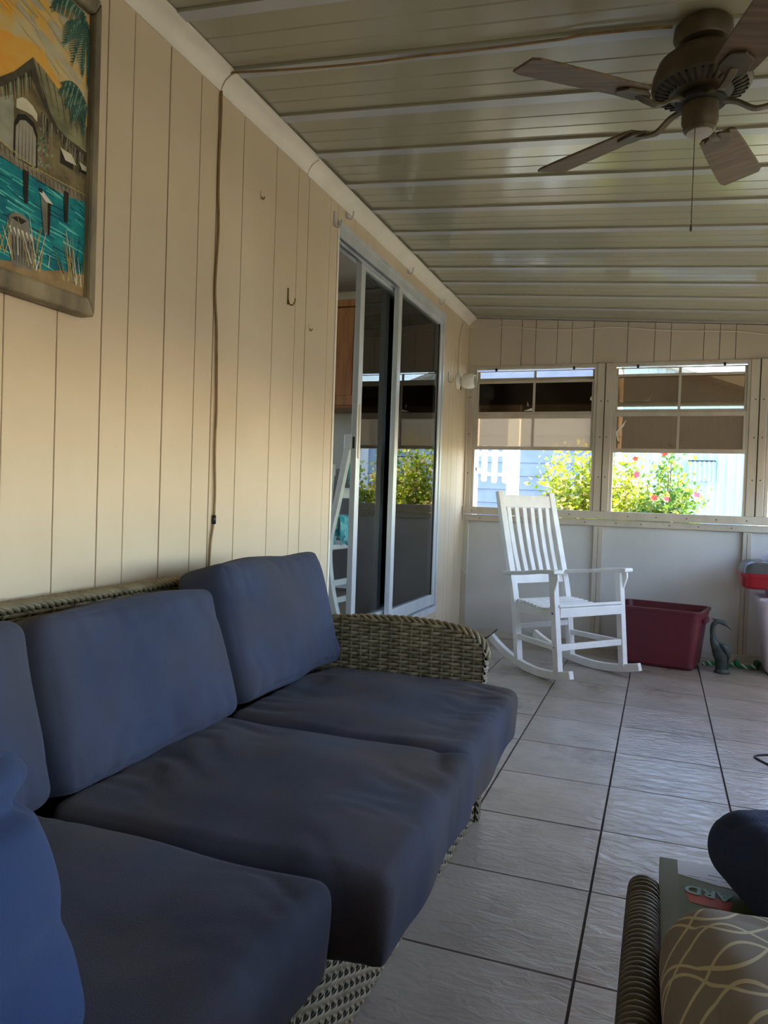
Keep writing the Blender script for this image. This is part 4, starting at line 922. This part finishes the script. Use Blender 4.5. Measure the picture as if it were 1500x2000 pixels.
paint('roof_dark', [(1.375, 2.042), (1.323, 1.982), (1.271, 1.938), (1.20, 1.925), (1.20, 1.91), (1.275, 1.918), (1.325, 1.962), (1.37, 1.995), (1.42, 1.935), (1.45, 1.90), (1.562, 1.872), (1.562, 1.90), (1.487, 1.906), (1.454, 1.918), (1.427, 1.948)])
paint('roof', [(1.375, 2.042), (1.409, 2.031), (1.451, 2.011), (1.49, 2.007), (1.5645, 1.956), (1.5645, 1.903), (1.487, 1.906), (1.454, 1.918), (1.427, 1.948)])
for q in range(16):
    t = q / 15; a = (lerp(1.378, 1.56, t), lerp(2.04, 1.96, t) + 0.002); stroke('roof_dark' if q % 2 else 'sand', a, (lerp(1.41, 1.562, t), lerp(1.965, 1.905, t)), 0.0035)
for q in range(12):
    y_ = lerp(1.29, 1.37, q / 11); zr = lerp(1.93, 2.01, q / 11); stroke('palm_light' if q % 3 == 0 else 'dark', (y_, zr), (y_ + .004, zr - random.uniform(.03, .05)), .004)
paint('dark', [(1.324, 1.79), (1.324, 1.868), (1.335, 1.892), (1.357, 1.902), (1.382, 1.894), (1.394, 1.872), (1.395, 1.79)])
paint('door', [(1.330, 1.793), (1.330, 1.862), (1.342, 1.882), (1.357, 1.888), (1.378, 1.882), (1.389, 1.862), (1.390, 1.795)])
for q in range(5): stroke('dark', (1.339 + q * .010, 1.795), (1.339 + q * .010, 1.878), .0018)
for q in range(60):
    y_ = random.uniform(1.40, 1.55); zt2 = lerp(1.93, 1.885, (y_ - 1.40) / .15); stroke(random.choice(['dark', 'wall_light', 'roof_dark', 'roof']), (y_, zt2), (y_ + random.uniform(-.004, .004), zt2 - random.uniform(.02, .07)), .003)
for q in range(40):
    y_, z_ = random.uniform(1.05, 1.5), random.uniform(2.07, 2.23); stroke(random.choice(['cloud', 'sky2', 'sky', 'cloud']), (y_, z_), (y_ + random.uniform(.03, .09), z_ - random.uniform(.01, .05)), random.uniform(.006, .014))
paint('sign', [(1.330, 1.923), (1.345, 1.935), (1.358, 1.937), (1.376, 1.931), (1.391, 1.918), (1.391, 1.900), (1.376, 1.908), (1.359, 1.908), (1.330, 1.904)])
for w_ in ([(1.464, 1.874), (1.507, 1.871), (1.508, 1.836), (1.465, 1.836)], [(1.528, 1.866), (1.562, 1.862), (1.562, 1.842), (1.529, 1.842)]): paint('dark', w_)
paint('sign', [(1.464, 1.874), (1.503, 1.872), (1.520, 1.852), (1.482, 1.850)]); paint('sign', [(1.528, 1.866), (1.562, 1.862), (1.562, 1.852), (1.538, 1.850)])
for q in range(40):
    y_, z_ = random.gauss(1.412, .013), random.uniform(1.80, 1.895); stroke(random.choice(['pink', 'palm', 'palm_light', 'pink']), (y_, z_), (y_ + random.uniform(-.008, .008), z_ + .006), .007)
paint('dock', [(1.20, 1.832), (1.274, 1.808), (1.329, 1.792), (1.412, 1.788), (1.47, 1.784), (1.562, 1.793), (1.562, 1.775), (1.492, 1.764), (1.407, 1.767), (1.329, 1.774), (1.275, 1.780), (1.20, 1.795)])
for q in range(26): y_ = 1.22 + q * .0132; zz_ = lerp(1.815, 1.775, min(1, q / 12)) + (0.008 * max(0, (q - 16) / 10)); stroke('dark', (y_, zz_ + .008), (y_ + .004, zz_ - .012), .0022)
for q in range(26): y_ = 1.22 + q * .0132; zz_ = lerp(1.826, 1.792, min(1, q / 12)); stroke('grass', (y_, zz_), (y_ + .013, zz_ - .0012), .0035)
for y_ in (1.352, 1.478): paint('dark', [(y_, 1.775), (y_ + .018, 1.775), (y_ + .016, 1.70), (y_ + .006, 1.70)])
paint('post', [(1.406, 1.735), (1.439, 1.732), (1.437, 1.650), (1.419, 1.648)]); paint('dark', [(1.428, 1.730), (1.439, 1.730), (1.437, 1.650), (1.430, 1.650)])
paint('white', [(1.400, 1.742), (1.412, 1.748), (1.446, 1.728), (1.424, 1.726)]); paint('dark', [(1.400, 1.750), (1.411, 1.752), (1.412, 1.742), (1.402, 1.742)])
paint('sand', [(yl, ZB + .03), (yr, ZB + .03), (yr, 1.59), (1.48, 1.580), (1.424, 1.563), (1.36, 1.560), (1.282, 1.548), (1.20, 1.555), (yl, 1.56)])
paint('post', [(1.314, 1.655), (1.330, 1.668), (1.350, 1.672), (1.372, 1.664), (1.378, 1.634), (1.391, 1.630), (1.388, 1.552), (1.327, 1.545), (1.312, 1.610), (1.320, 1.626)])
paint('dark', [(1.322, 1.653), (1.340, 1.663), (1.366, 1.660), (1.352, 1.648)])
for q in range(7): stroke('dark', (1.327 + q * .009, 1.615), (1.331 + q * .008, 1.555), .003)
for q in range(6): stroke('white', (1.318 + q * .012, 1.634), (1.324 + q * .012, 1.620), .006)
for q in range(46):
    y_ = random.choice([random.gauss(1.31, .02), random.gauss(1.40, .014), random.gauss(1.515, .022), random.gauss(1.525, .02)]); stroke(random.choice(['grass', 'grass', 'white', 'palm']), (y_, 1.555 + random.uniform(0, .02)), (y_ + random.uniform(-.04, .035), 1.60 + random.uniform(0, .085)), .0032)
def frond(base, tip, n=20, w=.030):
    b_ = Vector(base); t_ = Vector(tip); ctl = (b_ + t_) / 2 + Vector((0, 0.5 * abs(t_.x - b_.x) + .01))
    for i in range(n):
        t = (i + 1) / n; p = b_ * (1 - t) ** 2 + ctl * 2 * t * (1 - t) + t_ * t * t; ln = w * (0.5 + math.sin(math.pi * min(1, t * 1.05)))
        stroke('palm' if i % 3 else 'palm_light', p, (p.x - 0.25 * ln * (1 if t_.x < b_.x else -1), p.y - ln), .0042)
        stroke('palm', p, (p.x - 0.7 * ln * (1 if t_.x < b_.x else -1), p.y - ln * 0.45), .0035)
for tip in ((1.47, 2.13), (1.43, 2.19), (1.50, 2.10), (1.535, 2.09), (1.548, 2.07), (1.40, 2.225)): frond((1.545, 2.225), tip, 22, .034)
for tip in ((1.468, 2.03), (1.48, 1.985), (1.50, 1.96), (1.54, 1.945), (1.46, 2.005)): frond((1.550, 2.015), tip, 18, .028)
pic.build('canvas', pmats, pt, fix=False)

# ------------------------------------------------------------------ armchair at the lower right
ac = thing('wicker_armchair', 'dark wicker armchair cut off at the lower right corner', 'armchair', (0.35, 0.7, 0))
DK = M['wicker_chair']
aout = [(0.20, 0.0), (0.20, 0.55), (0.60, 0.555), (0.90, 0.555), (1.03, 0.548), (1.085, 0.528), (1.105, 0.49), (1.108, 0.40), (1.108, 0.0)]
def armpanel(xa, xb):
    MB().prism(aout, lambda a, b, d: (d, a, b), xa + 0.003, xb - 0.003).build('arm_core', M['wicker_dark'], ac)
    mb = MB(); ur = lambda v: (0.0, 0.90 if v < 0.45 else 0.90 - (v - 0.45) * 0.8)
    weave(mb, lambda u, v, n: (xa + 0.003 - n, 0.20 + u, v), 0.9, 0.535, urange=ur, stake=0.032, row=0.0125)
    weave(mb, lambda u, v, n: (xb - 0.003 + n, 0.20 + u, v), 0.9, 0.535, urange=ur, stake=0.032, row=0.0125, sub=3)
    # cross-wrapped top: strands over the edge
    L = smoothpath([((xa + xb) / 2, a, b) for a, b in aout[1:-1]], 6)
    s_ = 0; prevp = L[0]
    for p in L[1:]:
        seg = (p - prevp); n_ = max(1, int(seg.length / 0.0085))
        for i in range(n_):
            c = prevp.lerp(p, i / n_); ax = seg.normalized(); nn = Vector((1, 0, 0)).cross(ax).normalized() * -1
            if nn.z < -0.2: nn = -nn
            w_ = (xb - xa) / 2 + 0.003; pts = [c + Vector((-w_ - .002, 0, 0)) - nn * 0.022] + [c + Vector((-w_ * math.cos(t_), 0, 0)) + nn * (0.013 * math.sin(t_) - 0.004) for t_ in [math.pi * e_ / 9 for e_ in range(10)]]
            mb.tube([q + ax * random.uniform(-.001, .001) for q in pts], 0.0044, 6)
        prevp = p
    o = mb.build('arm_weave', DK, ac, smooth=True, fix=False); o['kind'] = 'stuff'
armpanel(-0.015, 0.012); armpanel(0.70, 0.731)
MB().box((0.0095, 0.24, 0.02), (0.7025, 1.088, 0.30)).build('base_core', M['wicker_dark'], ac)
o = weave(MB(), lambda u, v, n: (0.02 + u, 1.09 + n, 0.01 + v), 0.68, 0.29, stake=0.032, row=0.0125).build('base_weave', DK, ac, smooth=True, fix=False); o['kind'] = 'stuff'
MB().box((0.014, 0.20, 0.0), (0.70, 0.24, 0.78)).build('back_core', M['wicker_dark'], ac)
o = weave(MB(), lambda u, v, n: (0.02 + u, 0.24 + n, 0.30 + v), 0.68, 0.48, stake=0.032, row=0.0125, sub=3).build('back_weave', DK, ac, smooth=True, fix=False); o['kind'] = 'stuff'
cushion('seat_cushion', (0.68, 0.86, 0.22), M['navy_round'], place((0.357, 0.69, 0.412)), 'dark seat cushion of the armchair beneath the book', 'cushion', None, 0.05, 0.004, 0.001, 21)
# lattice pillow
lm = bpy.data.materials.new('lattice_print'); lm.use_nodes = True
n = lm.node_tree.nodes; l = lm.node_tree.links; b = n['Principled BSDF']; b.inputs['Roughness'].default_value = 0.9; b.inputs['Specular IOR Level'].default_value = 0.15
tc = n.new('ShaderNodeTexCoord'); sp = n.new('ShaderNodeSeparateXYZ'); l.new(tc.outputs['Object'], sp.inputs[0])
def mth(op, a, b_=None):
    q = n.new('ShaderNodeMath'); q.operation = op
    for i, v_ in enumerate((a, b_)):
        if v_ is None: continue
        if isinstance(v_, (int, float)): q.inputs[i].default_value = v_
        else: l.new(v_, q.inputs[i])
    return q.outputs[0]
u_ = mth('MULTIPLY', sp.outputs[0], 1 / 0.075); v_ = mth('MULTIPLY', sp.outputs[1], 1 / 0.13)
def wav(phase, sgn):
    # ogee line: v - triangle-ish wave of u
    s_ = mth('SINE', mth('ADD', mth('MULTIPLY', u_, math.pi), phase)); s3 = mth('MULTIPLY', s_, sgn * 0.40)
    f_ = mth('FRACT', mth('ADD', mth('ADD', v_, s3), 100.0 + phase / (2 * math.pi)))
    return mth('LESS_THAN', mth('ABSOLUTE', mth('SUBTRACT', f_, 0.5)), 0.028)
k1 = wav(0.0, 1.0); k2 = wav(0.0, -1.0); k3 = wav(math.pi * 0.8, 1.0); k4 = wav(math.pi * 0.8, -1.0)
mk_ = mth('MAXIMUM', mth('MAXIMUM', k1, k2), mth('MAXIMUM', k3, k4))
mx = n.new('ShaderNodeMix'); mx.data_type = 'RGBA'; mx.inputs[6].default_value = rgb(128, 120, 112); mx.inputs[7].default_value = rgb(190, 180, 152)
l.new(mk_, mx.inputs[0]); l.new(mx.outputs[2], b.inputs['Base Color'])
M['lattice'] = lm
cushion('lattice_pillow', (0.46, 0.44, 0.12), lm, place((0.258, 0.67, 0.603), -12, 3, 3), 'taupe throw pillow with a cream ogee lattice print, on the armchair', 'pillow', None, 0.055, 0.022, 0.004, 11)
# navy rounded cushion
cushion('round_cushion', (0.25, 0.25, 0.094), M['navy_round'], place((0.222, 1.035, 0.604), 0, 0, 20), 'navy blue plump cushion between the book and the lattice pillow', 'cushion', None, 0.046, 0.008, 0.002, 13)

# book, lying face up with its spine to the arm
bk = thing('book', 'paperback book with upside-down lettering and a pale blue panel, on the armchair', 'book', (0.10, 1.03, 0.530))
bX0, bX1, bY0, bY1, bZ = 0.0185, 0.175, 0.90, 1.135, 0.530
MB().box((bX0 + 0.002, bY0 + 0.003, bZ + 0.001), (bX1 - 0.003, bY1 - 0.003, bZ + 0.020)).build('pages', M['paper'], bk)
MB().box((bX0, bY0, bZ + 0.020), (bX1, bY1, bZ + 0.0215)).build('front_cover', M['book_cover'], bk)
MB().box((bX0, bY0, bZ - 0.0005), (bX1, bY1, bZ + 0.001)).build('back_cover', M['book_cover'], bk)
MB().box((bX0 - 0.0015, bY0, bZ - 0.0005), (bX0, bY1, bZ + 0.0215)).build('spine', M['book_spine'], bk, bevel=0.0005)
zt_ = bZ + 0.0217
pr = MB(); pr.cur = 0
pr.flat([(bX0, bY1, zt_), (bX0 + 0.022, bY1, zt_), (bX0 + 0.022, bY0, zt_), (bX0, bY0, zt_)])
pr.cur = 1; pr.flat([(bX0 + 0.022, bY1, zt_ + .0001), (bX1, bY1, zt_ + .0001), (bX1, 1.072, zt_ + .0001), (bX0 + 0.07, 1.078, zt_ + .0001), (bX0 + 0.022, 1.092, zt_ + .0001)])
pr.cur = 2; pr.flat([(bX0 + 0.030, 1.047, zt_ + .0001), (bX0 + 0.085, 1.040, zt_ + .0001), (bX0 + 0.080, 1.015, zt_ + .0001), (bX0 + 0.034, 1.020, zt_ + .0001)])
pr.cur = 3; pr.flat([(bX0 + 0.06, 1.105, zt_ + .0002), (bX0 + 0.105, 1.103, zt_ + .0002), (bX0 + 0.105, 1.101, zt_ + .0002), (bX0 + 0.06, 1.103, zt_ + .0002)])
for q in range(4): pr.flat([(bX0 + 0.035 + .02 * q, 1.093, zt_ + .0002), (bX0 + 0.050 + .02 * q, 1.092, zt_ + .0002), (bX0 + 0.050 + .02 * q, 1.0908, zt_ + .0002), (bX0 + 0.035 + .02 * q, 1.0918, zt_ + .0002)])
pr.build('cover_print', [M['book_spine'], M['book_white'], M['book_red'], M['book_ink']], bk, fix=False)
def lettering(txt, loc, size, rz, m, parent, name, align='LEFT'):
    cu = bpy.data.curves.new(name, 'FONT'); cu.body = txt; cu.size = size; cu.extrude = 0.0002; cu.offset = 0.0008; cu.align_x = align
    t_ = bpy.data.objects.new('tmp', cu); col.objects.link(t_)
    dg = bpy.context.evaluated_depsgraph_get(); me = bpy.data.meshes.new_from_object(t_.evaluated_get(dg)); bpy.data.objects.remove(t_)
    me.materials.clear(); me.materials.append(m); o = bpy.data.objects.new(name, me); col.objects.link(o); o.parent = parent
    o.matrix_basis = Matrix.Translation(Vector(loc) - root_loc(parent)) @ Matrix.Rotation(rz, 4, 'Z'); return o
lettering('ARD', (bX0 + 0.030, 1.063, zt_ + 0.0006), 0.028, R(180) - 0.10, M['book_letter'], bk, 'cover_lettering', 'RIGHT')

# ------------------------------------------------------------------ outdoors
gd = struct(MB().box((-40, -30, -0.6), (40, 60, -0.35)).build('ground', M['grass']), 'lawn around the porch', 'ground')
# porch slab
struct(MB().box((XW - 0.1, Y0 - 0.1, -0.35), (XR + 0.12, YB + 0.12, -0.10)).build('porch_slab', M['concrete']), 'concrete slab under the porch', 'slab')
# neighbour house with lap siding
hs = thing('neighbour_house', 'blue-grey lap-sided house seen through the left window', 'house', (-4, 10.9, -0.35))
MB().box((-9, 10.95, -0.35), (-0.72, 14, 3.6)).build('wall', M['siding'], hs)
for k in range(20):
    z = -0.35 + k * 0.195
    MB().prism([(10.945, z), (10.915, z), (10.935, z + 0.195), (10.945, z + 0.195)], lambda a, b, d: (d, a, b), -9, -0.73).build('siding_board', M['siding'], hs)
MB().box((-0.80, 10.90, -0.35), (-0.68, 14, 3.6)).build('corner_board', M['ext_white'], hs)
MB().prism([(10.5, 3.55), (14.3, 3.55), (12.4, 4.6)], lambda a, b, d: (d, a, b), -9.3, -0.62).build('roof', M['shed_roof'], hs)
MB().box((-3.55, 10.88, 0.9), (-2.7, 10.94, 2.1)).build('window', M['ext_white'], hs)
# white stair railing
rl = thing('stair_railing', 'white wooden stair railing with pickets outside the left window', 'railing', (-1.9, 9.0, -0.35))
E_ = M['ext_white']
MB().box((-1.745, 8.96, -0.35), (-1.608, 9.06, 2.2)).build('post', E_, rl, bevel=0.006)
MB().box((-2.16, 8.99, -0.35), (-2.11, 9.05, 2.2)).build('post', E_, rl, bevel=0.006)
MB().box((-2.12, 8.99, 1.575), (-1.74, 9.03, 1.63)).build('top_rail', E_, rl, bevel=0.004)
MB().box((-1.98, 8.99, 1.335), (-1.74, 9.03, 1.375)).build('bottom_rail', E_, rl, bevel=0.004)
MB().bar((-2.62, 9.01, 1.62), (-1.98, 9.01, 1.355), 0.04, 0.05).build('stair_rail', E_, rl, bevel=0.004)
for a in (-2.055, -1.93, -1.80):
    z0_ = 1.265 if a < -2 else 1.25
    MB().prism([(a, z0_ + .02), (a + .018, z0_), (a + .052, z0_), (a + .070, z0_ + .02), (a + .070, 1.70), (a, 1.70)], lambda u, w, d: (u, d, w), 8.965, 8.988).build('picket', E_, rl, bevel=0.003)
# white corrugated shed
sh = thing('corrugated_shed', 'white corrugated metal shed seen through the right window', 'shed', (0.5, 10, -0.35))
cw_ = MB(); xs = []; x = -0.50
while x < 1.05:
    for dx, dd in ((0, 0), (0.03, 0), (0.042, 0.012), (0.066, 0.012), (0.078, 0)): xs.append((x + dx, dd))
    x += 0.108
zl = lambda x: 2.41 + (0.92 - x) * 0.36
for q, (x, d) in enumerate(xs): cw_.v += [(x, 10.0 - d, -0.35), (x, 10.0 - d, zl(x))]
for q in range(len(xs) - 1): cw_.face((2 * q, 2 * q + 2, 2 * q + 3, 2 * q + 1))
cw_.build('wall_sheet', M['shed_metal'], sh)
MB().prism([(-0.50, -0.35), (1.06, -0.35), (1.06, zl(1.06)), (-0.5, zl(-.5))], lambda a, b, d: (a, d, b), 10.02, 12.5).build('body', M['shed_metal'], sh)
MB().box((0.93, 9.97, -0.35), (1.07, 10.02, zl(1.07))).build('corner_trim', M['ext_white'], sh, bevel=0.004)
MB().prism([(-0.6, zl(-0.6)), (1.15, zl(1.15)), (1.15, zl(1.15) + .05), (-0.6, zl(-.6) + .05)], lambda a, b, d: (a, d, b), 9.85, 12.6).build('roof', M['shed_roof'], sh)
sp_ = MB(); xs = [(0.30 + 0.0105 * i, 0.012 * (1 + math.sin(i * 1.25))) for i in range(28)]
for q, (x, d) in enumerate(xs): sp_.v += [(x, 9.93 - d, 1.36 - 0.01 * math.sin(q * 1.25)), (x, 9.95 - d, 1.60)]
for q in range(len(xs) - 1): sp_.face((2 * q, 2 * q + 2, 2 * q + 3, 2 * q + 1))
sp_.build('vent_hood', M['shed_metal'], sh)
MB().box((0.29, 9.93, 1.597), (0.60, 9.99, 1.612)).build('hood_edge', M['dark'], sh)

# shrubs
def shrub(name, label, centre, rad, nleaf, lmat, flowers, seed, stems=9):
    rnd = random.Random(seed); t = thing(name, label, 'shrub', (centre[0], centre[1], -0.35)); st_ = MB(); tips = []
    for k in range(stems):
        a = 2 * math.pi * k / stems + rnd.uniform(-.3, .3); base = Vector((centre[0] + .06 * math.cos(a), centre[1] + .06 * math.sin(a), -0.35))
        for j in range(6):
            u = rnd.uniform(0.35, 1.0); th = rnd.uniform(0, 2 * math.pi); ph = math.acos(rnd.uniform(-0.6, 1))
            tip = Vector((centre[0] + rad[0] * u * math.sin(ph) * math.cos(th), centre[1] + rad[1] * u * math.sin(ph) * math.sin(th), centre[2] + rad[2] * u * math.cos(ph)))
            mid = base.lerp(tip, 0.5) + Vector((0, 0, 0.2)); st_.tube(smoothpath([base, mid, tip], 4), [lerp(.014, .003, i / 8) for i in range(9)], 5); tips.append((base, mid, tip))
    st_.build('branches', M['bark'], t, smooth=True)
    lf = MB()
    for q in range(nleaf):
        base, mid, tip = rnd.choice(tips); s = rnd.uniform(0.25, 1.05) ** 0.7
        p = mid.lerp(tip, s) + Vector((rnd.gauss(0, .075), rnd.gauss(0, .075), rnd.gauss(0, .075)))
        d = Vector((rnd.gauss(0, 1), rnd.gauss(0, 1) - .4, rnd.gauss(0, .7) + .2)).normalized(); w = d.cross(Vector((rnd.gauss(0, 1), rnd.gauss(0, 1), rnd.gauss(0, 1)))).normalized(); nn = d.cross(w)
        L_ = rnd.uniform(.036, .066); W_ = L_ * rnd.uniform(.28, .4); o = len(lf.v)
        lf.v += [tuple(p), tuple(p + d * L_ * .45 + w * W_ + nn * W_ * .3), tuple(p + d * L_ - nn * .004), tuple(p + d * L_ * .45 - w * W_ + nn * W_ * .3), tuple(p + d * L_ * .5)]
        lf.face((o, o + 1, o + 4)); lf.face((o + 1, o + 2, o + 4)); lf.face((o + 2, o + 3, o + 4)); lf.face((o + 3, o, o + 4))
    o = lf.build('foliage', lmat, t, fix=False); o['kind'] = 'stuff'
    for (p, m, s) in flowers:
        p = Vector(p); fm = MB(); fwd = Vector((rnd.uniform(-.4, .4), -1, rnd.uniform(-.1, .5))).normalized(); sx = fwd.cross(Vector((0, 0, 1))).normalized(); sz = sx.cross(fwd)
        for k in range(5):
            a = 2 * math.pi * k / 5; r_ = sx * math.cos(a) + sz * math.sin(a); tq = sx * -math.sin(a) + sz * math.cos(a)
            fm.flat([p, p + (r_ * .55 + tq * .42) * s + fwd * s * .3, p + r_ * s + fwd * s * .35, p + (r_ * .55 - tq * .42) * s + fwd * s * .3])
        fm.tube([p, p + fwd * s * .8], s * .06, 5); fm.build('flower', M[m], t, fix=False)
    return t
shrub('croton_shrub', 'sunlit yellow-green shrub behind the rocking chair and window post', (-0.58, 7.3, 0.85), (0.55, 0.45, 0.85), 10500, M['leaf_yellow'], [((-0.50, 6.85, 1.50), 'petal_red', .035)], 3)
shrub('hibiscus_shrub', 'greener hibiscus shrub with pink and coral flowers before the white shed', (0.02, 7.15, 0.75), (0.30, 0.4, 0.80), 5200, M['leaf_green'],
      [((0.01, 6.75, 1.49), 'petal_red', .035), ((-0.20, 6.72, 1.30), 'petal_pink', .035), ((0.265, 6.75, 1.135), 'petal_pink', .038), ((-0.06, 6.72, 1.11), 'petal_red', .034), ((0.04, 6.72, 1.10), 'petal_pink', .03), ((-0.22, 6.75, 1.43), 'petal_red', .03)], 5, 7)
shrub('garden_shrub', 'green shrub beyond the third window at the right edge', (1.45, 8.2, 0.65), (0.6, 0.5, 0.75), 1600, M['leaf_green'], [], 8)

for o in bpy.data.objects:
    if '_local' in o: del o['_local']
